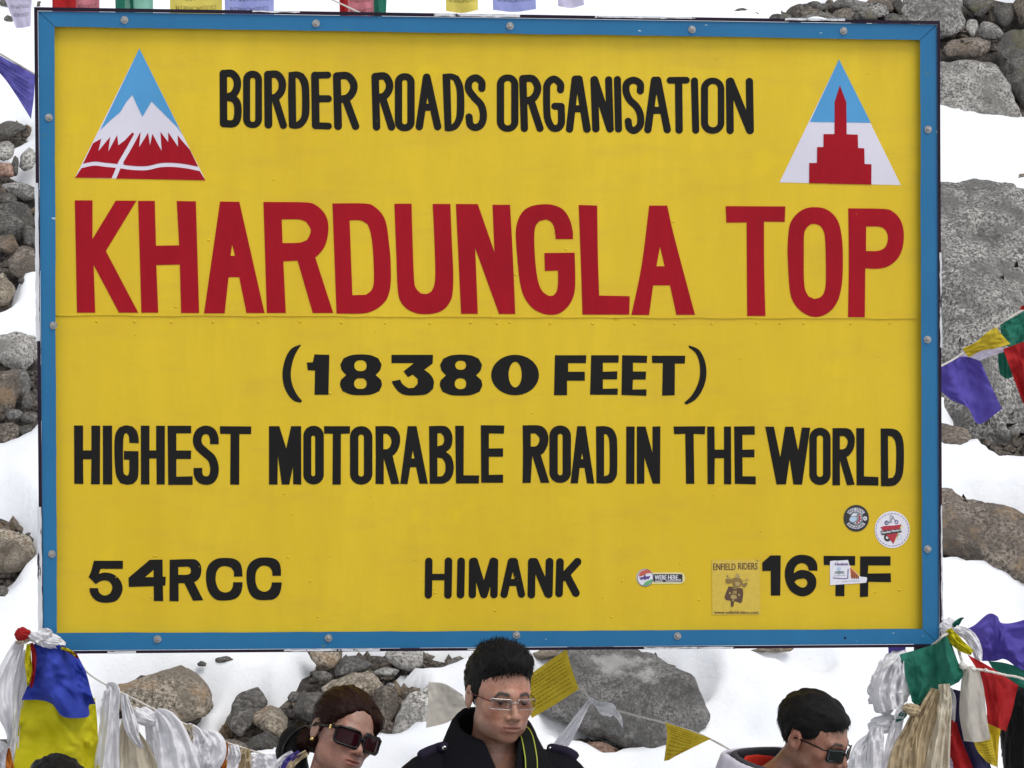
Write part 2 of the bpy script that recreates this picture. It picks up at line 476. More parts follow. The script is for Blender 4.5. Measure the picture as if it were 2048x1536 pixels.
def rock_mesh(P, toward, depth, edge, seed, rough=1.0, back=0.7):
    """P: outline points on the slope; toward: unit vector the stone bulges to"""
    r = random.Random(seed)
    c = P.mean(0)
    size = np.linalg.norm(P - c, axis=1).mean()
    pts = [p for p in P]
    for p in P:
        if r.random() < 0.4:
            pts.append(c + (p - c) * r.uniform(0.82, 0.95) + toward * depth * r.uniform(0.25, 0.55))
    for _ in range(max(5, len(P) // 2)):
        a, b = r.sample(range(len(P)), 2)
        q = c + ((P[a] - c) * r.random() + (P[b] - c) * r.random()) * 0.62
        pts.append(q + toward * depth * r.uniform(0.65, 1.1))
    for p in P:
        pts.append(c + (p - c) * 0.85 - toward * depth * back * 0.6)
        pts.append(c + (p - c) * 0.45 - toward * depth * back)
    bm = bmesh.new()
    for p in pts: bm.verts.new(p)
    ret = bmesh.ops.convex_hull(bm, input=bm.verts)
    junk = list({g for k in ('geom_interior', 'geom_unused') for g in ret[k] if isinstance(g, bmesh.types.BMVert)})
    if junk: bmesh.ops.delete(bm, geom=junk, context='VERTS')
    bmesh.ops.triangulate(bm, faces=bm.faces)
    for it in range(8):
        L = [e for e in bm.edges if e.calc_length() > edge * 1.5]
        if not L: break
        bmesh.ops.subdivide_edges(bm, edges=L, cuts=1)
        bmesh.ops.triangulate(bm, faces=[f for f in bm.faces if len(f.verts) > 3])
        if it == 3:
            bmesh.ops.smooth_vert(bm, verts=bm.verts, factor=0.3, use_axis_x=True, use_axis_y=True, use_axis_z=True)
    for _ in range(1):
        bmesh.ops.smooth_vert(bm, verts=bm.verts, factor=0.3, use_axis_x=True, use_axis_y=True, use_axis_z=True)
    bm.normal_update()
    bm.verts.index_update()
    V = np.array([v.co for v in bm.verts]); N = np.array([v.normal for v in bm.verts])
    Fc = [[v.index for v in f.verts] for f in bm.faces]
    bm.free()
    k = 1.0 / size
    q = V * k + seed * 3.7
    d = 0.06 * fbm(q[:, 0] * 1.6, q[:, 1] * 1.6, q[:, 2] * 1.6, 2, 5)
    rid = 1 - np.abs(fbm(q[:, 0] * 2.6, q[:, 1] * 2.6, q[:, 2] * 2.6, 3, 9))
    d = d - 0.05 * rid ** 3 + 0.03 * fbm(V[:, 0] * 22, V[:, 1] * 22, V[:, 2] * 22, 3, 13) * min(1, 0.25 / size)
    V = V + N * (d * size * rough)[:, None]
    return V, Fc
ROCKN = [0]
def rock(poly, mat, label=None, bulge=0.55, lift=0.09, group=None, edge_px=9, rough=1.0):
    ROCKN[0] += 1
    seed = ROCKN[0]
    pc = np.mean(poly, 0)
    poly = [tuple(pc + (np.array(p) - pc) * 1.05) for p in poly]
    P = np.array([on_slope(u, v) for u, v in poly])
    c = P.mean(0)
    tw = CAM - c; tw /= np.linalg.norm(tw)
    # lean the outline to stand part-way upright, then bulge it to the viewer
    dist = np.linalg.norm(CAM - c)
    px = dist / F_PX
    size = np.linalg.norm(P - c, axis=1).mean()
    up = np.array([0, -0.55, 0.83])
    P2 = []
    for p, (u, v) in zip(P, poly):
        d = ray(u, v)
        t0 = np.dot(p - CAM, d) / np.dot(d, d)
        tc = np.dot(c - CAM, d) / np.dot(d, d)
        P2.append(CAM + d * (t0 * 0.6 + tc * 0.4 - lift))
    P2 = np.array(P2)
    V, Fc = rock_mesh(P2, tw * 0.8 + up * 0.05, size * bulge, max(edge_px * px, 0.011), seed, rough)
    o = mesh('rock', V, Fc, M[mat], smooth=True)
    if label:
        tag(o, label, 'rock')
        if group: o['group'] = group
    else:
        u, v = pc
        place = ('in the loose stones beside the post with the blue and yellow flag' if u < 75 else
                 'among the rocks above the upper snow ledge' if u > 1550 and v < 300 else
                 'on the snow slope beyond the violet cloth and rope' if u > 1890 else
                 'in the snow just under the lower frame of the sign' if v > 1290 else
                 'in the snow under the line of faded prayer flags' if v < 60 else
                 'on the snow slope hidden behind the sign board')
        hue = {'granite': 'small grey stone', 'granite_smooth': 'small grey stone', 'granite_dark': 'small dark stone', 'granite_tan': 'small tan stone', 'granite_brown': 'small brown stone', 'granite_pale': 'small pale stone', 'granite_pink': 'small pinkish stone'}[mat]
        if max(np.ptp([p[0] for p in poly]), np.ptp([p[1] for p in poly])) > 70: hue = hue.replace('small', 'larger')
        tag(o, hue + ' ' + place, 'rock', hue + 's ' + place)
    return o
def blob(cx, cy, w, h, ang=0.0, n=7, seed=0):
    r = random.Random(seed * 13 + int(cx) * 7 + int(cy))
    a0 = r.random() * 6
    out = []
    for i in range(n):
        a = a0 + (i + r.uniform(-0.3, 0.3)) * 2 * math.pi / n
        k = r.uniform(0.82, 1.2)
        x, y = math.cos(a) * w / 2 * k, math.sin(a) * h / 2 * k
        ca, sa = math.cos(ang), math.sin(ang)
        out.append((cx + x * ca - y * sa, cy + x * sa + y * ca))
    return out

# stones that stand out, traced on the slope
rock([(205, 1402), (226, 1380), (292, 1360), (330, 1338), (362, 1328), (382, 1338), (414, 1370), (423, 1410), (410, 1432), (372, 1443), (300, 1424), (232, 1416)], 'granite_tan',
     'tan peaked granite rock in the snow behind the draped white scarves', 0.6, 0.13)
rock([(455, 1440), (468, 1400), (492, 1383), (516, 1373), (534, 1402), (522, 1428), (502, 1445), (482, 1474), (458, 1462)], 'granite_dark', 'dark upright oval rock beside the tan peaked rock', 0.55)
rock([(504, 1430), (540, 1408), (562, 1416), (577, 1440), (572, 1468), (556, 1478), (528, 1464), (508, 1446)], 'granite_tan', 'small angular tan rock resting against the dark oval rock', 0.6)
rock([(480, 1490), (535, 1458), (560, 1480), (555, 1505), (520, 1512), (470, 1508)], 'granite_dark', 'mossy grey stone under the small angular tan rock', 0.6)
rock([(432, 1478), (480, 1480), (505, 1505), (460, 1515), (430, 1500)], 'granite_brown', None, 0.6)
rock([(572, 1480), (620, 1455), (650, 1500), (600, 1530), (560, 1510)], 'granite_dark', None, 0.6)
rock([(545, 1510), (575, 1495), (620, 1512), (610, 1540), (550, 1540)], 'granite_pink', 'pinkish stone low in the snow behind the shoulder of the woman', 0.5)
rock([(574, 1395), (582, 1382), (597, 1384), (600, 1398), (588, 1408), (576, 1404)], 'granite_dark', None, 0.6)
rock([(580, 1425), (600, 1390), (640, 1382), (680, 1395), (670, 1440), (620, 1448)], 'granite_dark', 'dark mossy rock half hidden by the head of the woman', 0.6)
rock([(611, 1298), (686, 1298), (682, 1318), (664, 1338), (646, 1341), (628, 1326)], 'granite_tan', 'tan rock pointing down under the lower edge of the sign', 0.6)
rock([(668, 1340), (684, 1315), (712, 1310), (745, 1328), (728, 1345), (694, 1355), (670, 1354)], 'granite', 'plain grey rock wedged between tan stones under the sign', 0.6)
rock([(624, 1344), (652, 1340), (668, 1352), (658, 1364), (630, 1362)], 'granite_dark', None, 0.6)
rock([(640, 1376), (680, 1355), (735, 1338), (752, 1350), (770, 1372), (755, 1392), (700, 1400), (650, 1395)], 'granite_tan', 'flat-topped tan slab of rock just above the head of the woman', 0.55)
rock([(764, 1312), (775, 1298), (850, 1298), (846, 1330), (820, 1346), (790, 1336)], 'granite_pale', 'black and white speckled rock touching the lower edge of the sign', 0.55)
rock([(742, 1345), (770, 1332), (800, 1340), (790, 1352), (755, 1354)], 'granite_pale', None, 0.5)
rock([(748, 1385), (765, 1370), (795, 1378), (800, 1412), (788, 1442), (770, 1456), (748, 1448)], 'granite_brown', 'rounded brown rock beside the head of the woman in sunglasses', 0.6)
rock([(760, 1380), (780, 1364), (792, 1366), (786, 1384)], 'granite', None, 0.6)
rock([(782, 1480), (790, 1430), (812, 1395), (860, 1366), (905, 1380), (890, 1440), (850, 1475), (800, 1496)], 'granite_pale', 'large pale speckled granite rock with the off-white flag lying on it', 0.5)
rock([(856, 1372), (880, 1340), (905, 1316), (930, 1320), (950, 1350), (940, 1385), (905, 1392), (870, 1386)], 'granite', 'smooth grey rock behind the ear of the man in glasses', 0.55)
rock([(1066, 1420), (1090, 1345), (1128, 1298), (1272, 1296), (1300, 1314), (1345, 1340), (1392, 1390), (1419, 1428), (1412, 1454), (1372, 1478), (1335, 1497), (1308, 1506), (1258, 1496), (1216, 1473), (1150, 1454), (1085, 1430)], 'granite_smooth',
     'big smooth grey boulder with lichen flecks below the middle of the sign', 0.5, edge_px=8, rough=0.6, lift=0.16)
rock([(1118, 1500), (1150, 1484), (1205, 1482), (1250, 1500), (1284, 1525), (1290, 1560), (1110, 1560)], 'granite_pink', 'pinkish speckled granite rock below the big grey boulder', 0.5)
rock([(1284, 1512), (1308, 1510), (1322, 1530), (1318, 1556), (1286, 1556)], 'granite_dark', None, 0.6)
rock([(1030, 1296), (1135, 1296), (1125, 1316), (1085, 1322), (1045, 1312)], 'granite_tan', 'strip of tan granite showing above the yellow printed flag', 0.5)
rock([(1565, 1360), (1580, 1347), (1612, 1346), (1613, 1362), (1590, 1366)], 'granite_dark', 'small dark stone poking out of smooth snow above the black-haired man', 0.6, lift=0.06)
rock([(1630, 1364), (1640, 1356), (1660, 1360), (1662, 1370), (1640, 1371)], 'granite_dark', 'tiny dark stone in the snow next to another small stone', 0.6, lift=0.06)
rock([(1470, 1296), (1592, 1296), (1580, 1304), (1500, 1305)], 'granite_tan', 'thin edge of tan rock at the lower frame of the sign', 0.4)
rock([(392, 1328), (402, 1321), (414, 1326), (412, 1333), (396, 1333)], 'granite_dark', None, 0.6, lift=0.06)
rock([(428, 1317), (446, 1310), (472, 1312), (470, 1320), (446, 1328), (430, 1325)], 'granite_dark', None, 0.6, lift=0.06)
# right-hand side
rock([(1800, 20), (1822, -30), (1890, -40), (1928, 10), (1934, 52), (1905, 76), (1860, 82), (1815, 66)], 'granite', 'grey rounded rock above the upper corner of the sign frame', 0.6)
rock([(1930, 55), (1938, 36), (1955, 38), (1958, 60), (1946, 76)], 'granite_pale', 'small pale stone standing upright among the upper rocks', 0.6)
rock([(1953, 62), (1966, 42), (1990, 44), (2010, 68), (1996, 82), (1962, 78)], 'granite', None, 0.6)
rock([(1884, 100), (1904, 80), (1950, 72), (1980, 84), (1978, 104), (1945, 118), (1896, 116)], 'granite_brown', 'flat rust-stained rock jutting over a dark crack', 0.55)
rock([(1820, 200), (1850, 135), (1884, 120), (1950, 122), (1990, 130), (2020, 180), (2046, 235), (2010, 262), (1940, 276), (1860, 268)], 'granite_pale', 'wide pale granite face above the upper snow ledge', 0.45, edge_px=8)
rock([(1984, 90), (2010, 66), (2050, 60), (2110, 90), (2120, 200), (2070, 250), (2040, 225), (2010, 170)], 'granite_dark', 'dark brown boulder right of the wide pale granite face', 0.5)
rock([(1984, 20), (2000, 4), (2024, 6), (2026, 45), (2005, 56), (1990, 44)], 'granite_dark', None, 0.6)
rock([(2024, 10), (2040, -20), (2090, -10), (2080, 50), (2040, 56)], 'granite_brown', None, 0.6)
rock([(1925, 8), (1950, -10), (1990, -8), (1985, 20), (1950, 34)], 'granite_dark', None, 0.6)
rock([(1700, 12), (1720, 2), (1770, 4), (1780, 30), (1740, 42), (1700, 38)], 'granite', None, 0.5)
rock([(1660, 28), (1690, 14), (1712, 26), (1700, 44), (1665, 44)], 'granite_brown', None, 0.5)
rock([(1590, 38), (1640, 22), (1668, 30), (1655, 46), (1600, 48)], 'granite_dark', None, 0.5)
rock([(1780, 6), (1800, -4), (1815, 20), (1800, 34)], 'granite_dark', None, 0.5)
rock([(2006, 356), (2030, 338), (2070, 336), (2080, 372), (2030, 380)], 'granite_tan', 'tan stone at the edge of the upper snow ledge', 0.55)
rock([(1780, 560), (1820, 420), (1868, 372), (1950, 366), (2030, 378), (2120, 430), (2180, 560), (2190, 760), (2130, 950), (2060, 960), (1985, 920), (1930, 880), (1850, 850), (1790, 740)], 'granite',
     'huge speckled granite boulder behind the prayer flags on the snow slope', 0.42, edge_px=7, rough=0.9)
rock([(1850, 868), (1884, 842), (1930, 858), (1962, 905), (1940, 914), (1900, 892), (1860, 885)], 'granite_brown', 'small brown rock at the foot of the huge speckled boulder', 0.5)
rock([(1840, 1000), (1884, 978), (1940, 998), (2000, 1028), (2060, 1035), (2130, 1060), (2140, 1160), (2060, 1178), (2010, 1166), (1950, 1122), (1884, 1090), (1840, 1075)], 'granite_brown',
     'long brown granite slab crossing the snow beside the sign', 0.45, edge_px=8, rough=0.8)
rock([(1969, 1214), (1978, 1202), (1992, 1200), (2004, 1212), (1998, 1222), (1975, 1223)], 'granite_brown', 'single small brown stone in smooth snow above the violet scarf', 0.7, lift=0.06)
for k, (cx, cy, w, h) in enumerate([(1560, 36, 60, 20), (1625, 30, 60, 26), (1640, 12, 50, 18), (1690, 8, 70, 26), (1735, 26, 60, 34), (1765, 8, 60, 40), (1600, 44, 70, 18), (1680, 40, 60, 20), (1790, 40, 50, 30), (1530, 44, 50, 12), (1960, 14, 50, 40), (1850, -10, 90, 50)]):
    rock(blob(cx, cy, w, h, 0.1 * (k % 3 - 1)), ('granite_dark', 'granite_brown', 'granite_dark', 'granite')[k % 4], None, 0.6)
# left-hand scree
for (cx, cy, w, h, a, k, lab) in [
    (20, 6, 50, 18, 0, 'granite_dark', None), (17, 38, 26, 22, 0, 'granite_dark', 'little dark stone alone in the snow beside the upper left flag'),
    (14, 258, 84, 34, -0.2, 'granite_dark', 'dark rock under a snow ledge beside the blue triangular flag'),
    (8, 303, 46, 46, 0, 'granite_pale', None), (58, 318, 36, 52, 0.2, 'granite_pale', None), (12, 340, 40, 36, 0, 'granite_pink', 'pink-brown stone among grey ones beside the sign'),
    (30, 330, 22, 44, 0.1, 'granite_dark', None), (44, 384, 90, 36, 0.25, 'granite', 'long grey slab of stone sticking out toward the sign post'),
    (14, 400, 40, 30, 0.2, 'granite_dark', None), (24, 440, 96, 80, 0.3, 'granite_dark', 'large dark grey rock in the middle of the loose stones'), (10, 490, 56, 40, 0, 'granite_brown', None),
    (58, 470, 30, 44, 0, 'granite_dark', None), (52, 528, 72, 66, 0.3, 'granite_brown', 'brown rounded rock just above the small snow patch'), (8, 580, 52, 76, -0.2, 'granite_tan', 'tan rock left of the small snow patch'),
    (50, 562, 34, 16, 0, 'granite_dark', None), (34, 700, 90, 84, 0.1, 'granite_pale', 'pale grey rock below the small snow patch'), (10, 790, 76, 104, 0.1, 'granite_brown', 'big brown rock leaning over the lower loose stones'),
    (46, 770, 34, 64, -0.2, 'granite', None), (16, 868, 56, 54, -0.3, 'granite_brown', None), (54, 800, 26, 40, 0, 'granite_dark', None), (58, 835, 42, 26, 0, 'granite_dark', None),
    (30, 830, 36, 30, 0.2, 'granite', None), (48, 862, 44, 26, -0.1, 'granite_dark', None), (36, 912, 92, 50, -0.15, 'granite', 'grey flat rock at the bottom of the loose stones'),
    (8, 1100, 112, 104, 0.1, 'granite_tan', 'pale rounded rock with a dark hollow under it in the snow'), (4, 1182, 34, 28, 0, 'granite_dark', None), (56, 1068, 16, 8, -0.3, 'granite_dark', None),
    (80, 8, 30, 24, 0, 'granite_brown', None), (330, 6, 44, 30, 0, 'granite_brown', None), (300, -4, 40, 30, 0, 'granite_dark', None), (10, 1500, 60, 50, 0, 'granite_dark', None)]:
    rock(blob(cx, cy, w, h, a), M and k, lab, 0.6)
# stones beyond the picture and behind the sign
kinds = ['granite', 'granite_dark', 'granite_tan', 'granite_brown', 'granite_pale']
for i in range(130):
    z = rnd.random()
    if z < 0.42: cx, cy = rnd.uniform(-420, -45), rnd.uniform(-60, 1250)
    elif z < 0.72: cx, cy = rnd.uniform(2110, 2500), rnd.uniform(-60, 1450)
    else: cx, cy = rnd.uniform(170, 1780), rnd.uniform(130, 1130)
    w = rnd.choice([40, 60, 60, 80, 110, 160])
    rock(blob(cx, cy, w, w * rnd.uniform(0.6, 0.95), rnd.uniform(-0.5, 0.5), seed=i), kinds[i % 5], None, 0.6, 0.15, edge_px=13)

# rubble filling the gaps between the stones
def rubble(n):
    rs = np.random.RandomState(5)
    base = []
    for k in range(6):
        bm = bmesh.new(); bmesh.ops.create_icosphere(bm, subdivisions=1, radius=1.0)
        v = np.array([q.co for q in bm.verts]); f = np.array([[w.index for w in q.verts] for q in bm.faces]); bm.free()
        v = v * (1 + 0.35 * rs.uniform(-1, 1, (len(v), 1))) * rs.uniform(0.55, 1.1, 3)
        base.append((v, f))
    VV, FF, off, cnt = [], [], 0, 0
    while cnt < n:
        cx, cy, rx, ry = BARE[rs.randint(len(BARE))]
        u, v = cx + rs.uniform(-1, 1) * rx, cy + rs.uniform(-1, 1) * ry
        if rs.rand() > (rx * ry) / 9000.0 or ((u - cx) / rx) ** 2 + ((v - cy) / ry) ** 2 > 0.7: continue
        cnt += 1
        p = on_slope(u, v)
        z = float(g_soil(np.array([p[0]]), np.array([p[1]]))[0])
        sz = 0.008 + 0.028 * rs.rand() ** 2.5
        bv, bf = base[rs.randint(6)]
        a = rs.rand() * 6.28
        ca, sa = math.cos(a), math.sin(a)
        w = bv @ np.array([[ca, sa, 0], [-sa, ca, 0], [0, 0, 1]]) * sz
        VV.append(w + np.array([p[0], p[1], z + sz * 0.25])); FF.append(bf + off); off += len(bv)
    o = mesh('rubble', np.concatenate(VV), np.concatenate(FF), M['granite_brown'], origin=np.zeros(3))
    tag(o, 'small grey-brown rubble filling the gaps between the rocks on the slope', 'rubble', None, 'stuff')
rubble(3200)
# ------------------------------------------------------------------ the sign board
SIGN = empty('sign_board', (0.0, 0.05, 0.0))
tag(SIGN, 'large yellow painted sign board with blue frame, red and black lettering, on posts', 'sign')
Y_UP, Y_LO, Y_FR, Y_RIM = 0.0, 0.0025, -0.024, -0.029
def seam_v(u): return 630.0 + (u - 112) * 7.0 / 1731.0
def catmull(pts, closed=False, n=6, corner=None):
    P = [np.array(p[:2], float) for p in pts]
    N = len(P)
    if corner is None: corner = [False] * N
    out = []
    rng = range(N) if closed else range(N - 1)
    for i in rng:
        p1, p2 = P[i], P[(i + 1) % N]
        c1, c2 = corner[i], corner[(i + 1) % N]
        p0 = P[i - 1] if (closed or i > 0) and not c1 else p1 * 2 - p2
        p3 = P[(i + 2) % N] if (closed or i < N - 2) and not c2 else p2 * 2 - p1
        k = 1 if (c1 and c2) else n
        for j in range(k):
            t = j / k
            out.append(0.5 * (2 * p1 + (p2 - p0) * t + (2 * p0 - 5 * p1 + 4 * p2 - p3) * t * t + (3 * p1 - p0 - 3 * p2 + p3) * t ** 3))
    if not closed: out.append(P[-1])
    return out
def smooth_poly(pts, ang=38):
    P = [np.array(p, float) for p in pts]
    N = len(P)
    cor = []
    for i in range(N):
        a, b = P[i] - P[i - 1], P[(i + 1) % N] - P[i]
        d = math.degrees(abs(math.atan2(a[0] * b[1] - a[1] * b[0], a @ b)))
        cor.append(d > ang)
    return catmull(P, True, 4, cor)
def contour(strokes, cut=None, step=2.0):
    """outline loops of the union of round strokes (polyline, radius)"""
    al = np.concatenate([np.array(s) for s, r in strokes])
    R = max(r for s, r in strokes)
    lo, hi = al.min(0) - R - 3 * step, al.max(0) + R + 3 * step
    xs, ys = np.arange(lo[0], hi[0], step), np.arange(lo[1], hi[1], step)
    X, Y = np.meshgrid(xs, ys)
    D = np.full(X.shape, 1e9)
    for s, r in strokes:
        for a, b in zip(s[:-1], s[1:]):
            a, b = np.array(a, float), np.array(b, float)
            ab = b - a
            h = np.clip(((X - a[0]) * ab[0] + (Y - a[1]) * ab[1]) / max(ab @ ab, 1e-9), 0, 1)
            D = np.minimum(D, np.hypot(X - a[0] - h * ab[0], Y - a[1] - h * ab[1]) - r)
    if cut is not None: D = np.maximum(D, cut(X, Y))
    return loops_of(D, xs, ys)
def loops_of(D, xs, ys):
    ins = D < 0
    ny, nx = D.shape
    st = xs[1] - xs[0]
    code = ins[:-1, :-1] * 1 + ins[:-1, 1:] * 2 + ins[1:, 1:] * 4 + ins[1:, :-1] * 8
    T = {1: [(3, 0)], 2: [(0, 1)], 3: [(3, 1)], 4: [(1, 2)], 5: [(3, 0), (1, 2)], 6: [(0, 2)], 7: [(3, 2)], 8: [(2, 3)], 9: [(2, 0)], 10: [(0, 1), (2, 3)], 11: [(2, 1)], 12: [(1, 3)], 13: [(1, 0)], 14: [(0, 3)]}
    nxt, pos = {}, {}
    def edge(j, i, e):
        if e == 0: k = ('h', j, i)
        elif e == 2: k = ('h', j + 1, i)
        elif e == 3: k = ('v', j, i)
        else: k = ('v', j, i + 1)
        if k not in pos:
            t, jj, ii = k
            if t == 'h':
                a, b = D[jj, ii], D[jj, ii + 1]
                pos[k] = (xs[ii] + st * a / (a - b), ys[jj])
            else:
                a, b = D[jj, ii], D[jj + 1, ii]
                pos[k] = (xs[ii], ys[jj] + st * a / (a - b))
        return k
    for j, i in np.argwhere((code > 0) & (code < 15)):
        for e0, e1 in T[int(code[j, i])]:
            nxt[edge(j, i, e0)] = edge(j, i, e1)
    L = []
    while nxt:
        k0 = next(iter(nxt)); k = k0; lp = []
        while k in nxt:
            lp.append(pos[k]); k = nxt.pop(k)
        if len(lp) > 6:
            lp = [np.array(p) for p in lp]
            # thin out points on straight runs
            keep = []
            for q in range(len(lp)):
                a, b, c = lp[q - 1], lp[q], lp[(q + 1) % len(lp)]
                if not keep or np.linalg.norm(b - keep[-1]) > st * 4 or abs((b - a)[0] * (c - b)[1] - (b - a)[1] * (c - b)[0]) > st * st * 0.06:
                    keep.append(b)
            L.append(keep)
    return L
def plate(name, loops, mat, yf, thick=0.0012, parent=None, place=None):
    """loops in picture coordinates, laid on the upright plane y = yf"""
    parent = parent or SIGN
    if place is None: place = lambda u, v, Y: at(u, v, Y)
    flat = [Vector((p[0], -p[1], 0)) for lp in loops for p in lp]
    tris = tessellate_polygon([[Vector((p[0], -p[1], 0)) for p in lp] for lp in loops])
    Fv = [place(p[0], -p[1], yf) for p in flat]
    Bv = [place(p[0], -p[1], yf + thick) for p in flat]
    n = len(flat)
    faces = []
    for t in tris:
        a, b, c = (flat[i] for i in t)
        cr = (b - a).cross(c - a).z
        if abs(cr) < 1e-9: continue
        faces.append(t if cr > 0 else (t[0], t[2], t[1]))
    k = 0
    for lp in loops:
        m_ = len(lp)
        for i in range(m_):
            j = (i + 1) % m_
            faces.append((k + i, k + j, n + k + j, n + k + i))
        k += m_
    return mesh(name, np.array(Fv + Bv), faces, mat, parent)
def bar(name, poly, mat, y0, y1, parent=None):
    return plate(name, [poly], mat, y0, y1 - y0, parent)

# sheets, frame, rim
bar('upper_sheet', [(96, 38), (1852, 66), (1852, seam_v(1852)), (100, seam_v(100))], M['yellow'], Y_UP, Y_UP + 0.0022)
bar('lower_sheet', [(100, 618), (1852, 624), (1858, 1270), (102, 1280)], M['yellow'], Y_LO, Y_LO + 0.002)
RO = [(68, 14), (1880, 42), (1885, 1294), (80, 1308)]
RI = [(75.5, 21.5), (1874.5, 48.5), (1879, 1288.5), (86.5, 1302)]
FO = [(76, 22), (1874, 49), (1878.5, 1288), (87, 1301.5)]
FI = [(109, 53), (1840, 80), (1845, 1258), (114, 1266)]
for i, nm in enumerate(('frame_bar', 'frame_bar', 'frame_bar', 'frame_bar')):
    j = (i + 1) % 4
    e = 0.7
    def inset(a, b, k):
        d = np.array(b, float) - np.array(a, float); d /= np.linalg.norm(d)
        return tuple(np.array(a) + d * k)
    quad = [inset(FO[i], FO[j], e), inset(FO[j], FO[i], e), inset(FI[j], FI[i], e), inset(FI[i], FI[j], e)]
    # let the long edges run a little uneven, as cut and painted by hand
    a, b = np.array(quad[3]), np.array(quad[2])
    wob = []
    N = 60
    nrm = np.array([(b - a)[1], -(b - a)[0]]); nrm /= np.linalg.norm(nrm)
    for k in range(1, N):
        t = k / N
        wob.append(tuple(b + (a - b) * t + nrm * (1.1 * vnoise(t * 14 + i * 9, 0.5, 0.5, 3) + 0.6 * vnoise(t * 50, i, 0.5, 5))))
    bar(nm, [quad[0], quad[1], quad[2]] + wob + [quad[3]], M['blue'], Y_FR, 0.0)
    bar('rim_bar', [inset(RO[i], RO[j], 0.0), inset(RO[j], RO[i], 0.0), RI[j], RI[i]], M['rim'], Y_RIM, 0.045)
bar('back_panel', [(76, 22), (1874, 50), (1878, 1288), (87, 1301)], M['rim'], 0.008, 0.022)
def strip(p0, p1, w0, w1, seed):
    """ragged strip of old white paint along a rim"""
    a, b = np.array(p0, float), np.array(p1, float)
    d = (b - a) / np.linalg.norm(b - a)
    n = np.array([-d[1], d[0]])
    L = np.linalg.norm(b - a)
    N = max(6, int(L / 9))
    up = [tuple(a + d * L * i / N + n * (w0 + 0.9 * vnoise(i * 0.9, seed, 0.3, 4))) for i in range(N + 1)]
    dn = [tuple(a + d * L * i / N + n * (w1 + 1.3 * vnoise(i * 0.8, seed, 3.3, 8))) for i in range(N, -1, -1)]
    bar('paint_strip', up + dn, M['chip_white'], Y_RIM - 0.0012, Y_RIM - 0.0002)
for k, (p0, p1, a, b) in enumerate([((72.5, 366), (75.5, 682), -4, 3.5), ((78.3, 1014), (81, 1268), -4.2, 4.5), ((1880.5, 505), (1882, 695), -2.6, 1.2), ((1882, 1010), (1884, 1240), -2.4, 0.8),
                                    ((215, 1305), (272, 1304.5), -2, 1.5), ((568, 1302), (760, 1300.6), -3, 1), ((935, 1300), (1006, 1299), -2.5, 0.5), ((1288, 1297.5), (1470, 1296), -2.5, 1),
                                    ((868, 30.5), (1040, 33), -4, 1.5), ((505, 24), (600, 25.5), -3, 0), ((1190, 34.5), (1390, 37.5), -3, 0.2), ((1570, 39.5), (1690, 41), -3.5, 0.5)]):
    strip(p0, p1, a, b, k)
# bolts with washers
def disc_prism(c, r, y0, y1, n=6, rot=0.3, dome=0.0):
    V, Fc = [], []
    for y in (y0, y1):
        for i in range(n):
            a = rot + i * 2 * math.pi / n
            V.append((c[0] + r * math.cos(a), y, c[2] + r * math.sin(a)))
    V.append((c[0], y0 - dome, c[2]))
    for i in range(n):
        j = (i + 1) % n
        Fc.append((i, j, n + j, n + i)); Fc.append((i, 2 * n, j))
    return np.array(V), Fc
BOLTS = [(249, 40), (632, 47), (1020, 52), (1384, 59), (1687, 62), (98, 235), (107, 651), (104, 1108), (1856, 259), (1855, 679), (1855, 1098), (315, 1278), (657, 1276), (1033, 1270), (1355, 1272)]
for i, (u, v) in enumerate(BOLTS):
    c = at(u, v, Y_FR)
    V, Fc = disc_prism(c, 0.0062, Y_FR - 0.0075, Y_FR - 0.0015, 6, i * 0.7, 0.0012)
    b = mesh('bolt', V, Fc, M['steel'], SIGN)
    V, Fc = disc_prism(c, 0.0108, Y_FR - 0.0028, Y_FR + 0.0005, 16, 0, 0)
    mesh('washer', V, Fc, M['steel'], b)
V, Fc = disc_prism(at(1690, 1276, Y_FR), 0.0035, Y_FR - 0.0006, Y_FR + 0.001, 10, 0, 0)
mesh('bolt_hole', V, Fc, M['rim'], SIGN)
RIV = []
for x, y in ((195, 800), (425, 803), (652, 805), (905, 805), (1182, 805), (1437, 803), (1690, 808), (1957, 810)): RIV.append((130 + x / 3.0567, 380 + y / 3.0567))
for x, y in ((305, 812), (555, 808), (715, 812), (795, 808), (1040, 812), (1300, 815), (1557, 815), (1800, 815), (2030, 815)): RIV.append((760 + x / 3.0567, 380 + y / 3.0567))
for x, y in ((108, 1185), (505, 1180), (712, 1182), (925, 1182), (1343, 1187), (1690, 1180)): RIV.append((1400 + x / 4.452, 380 + y / 4.452))
for u, v in RIV:
    V, Fc = disc_prism(at(u, v + 1, Y_LO), 0.0036, Y_LO - 0.0009, Y_LO + 0.001, 10, 0, 0.0014)
    mesh('rivet', V, Fc, M['yellow'], SIGN, smooth=True)
# flakes and runs in the thick paint
for i in range(70):
    u, v = rnd.uniform(125, 1830), rnd.choice([rnd.uniform(70, 1250), rnd.uniform(1100, 1250)])
    yb = Y_UP if v < seam_v(u) - 6 else Y_LO
    c = at(u, v, yb)
    r = rnd.uniform(0.0012, 0.0034)
    V, Fc = disc_prism(c, r, yb - 0.0003, yb + 0.0005, 7, rnd.random() * 3, r * 0.55)
    V[:, 0] = c[0] + (V[:, 0] - c[0]) * rnd.uniform(0.8, 2.2)
    o = mesh('paint_blister', V, Fc, M['yellow'], SIGN, smooth=True)
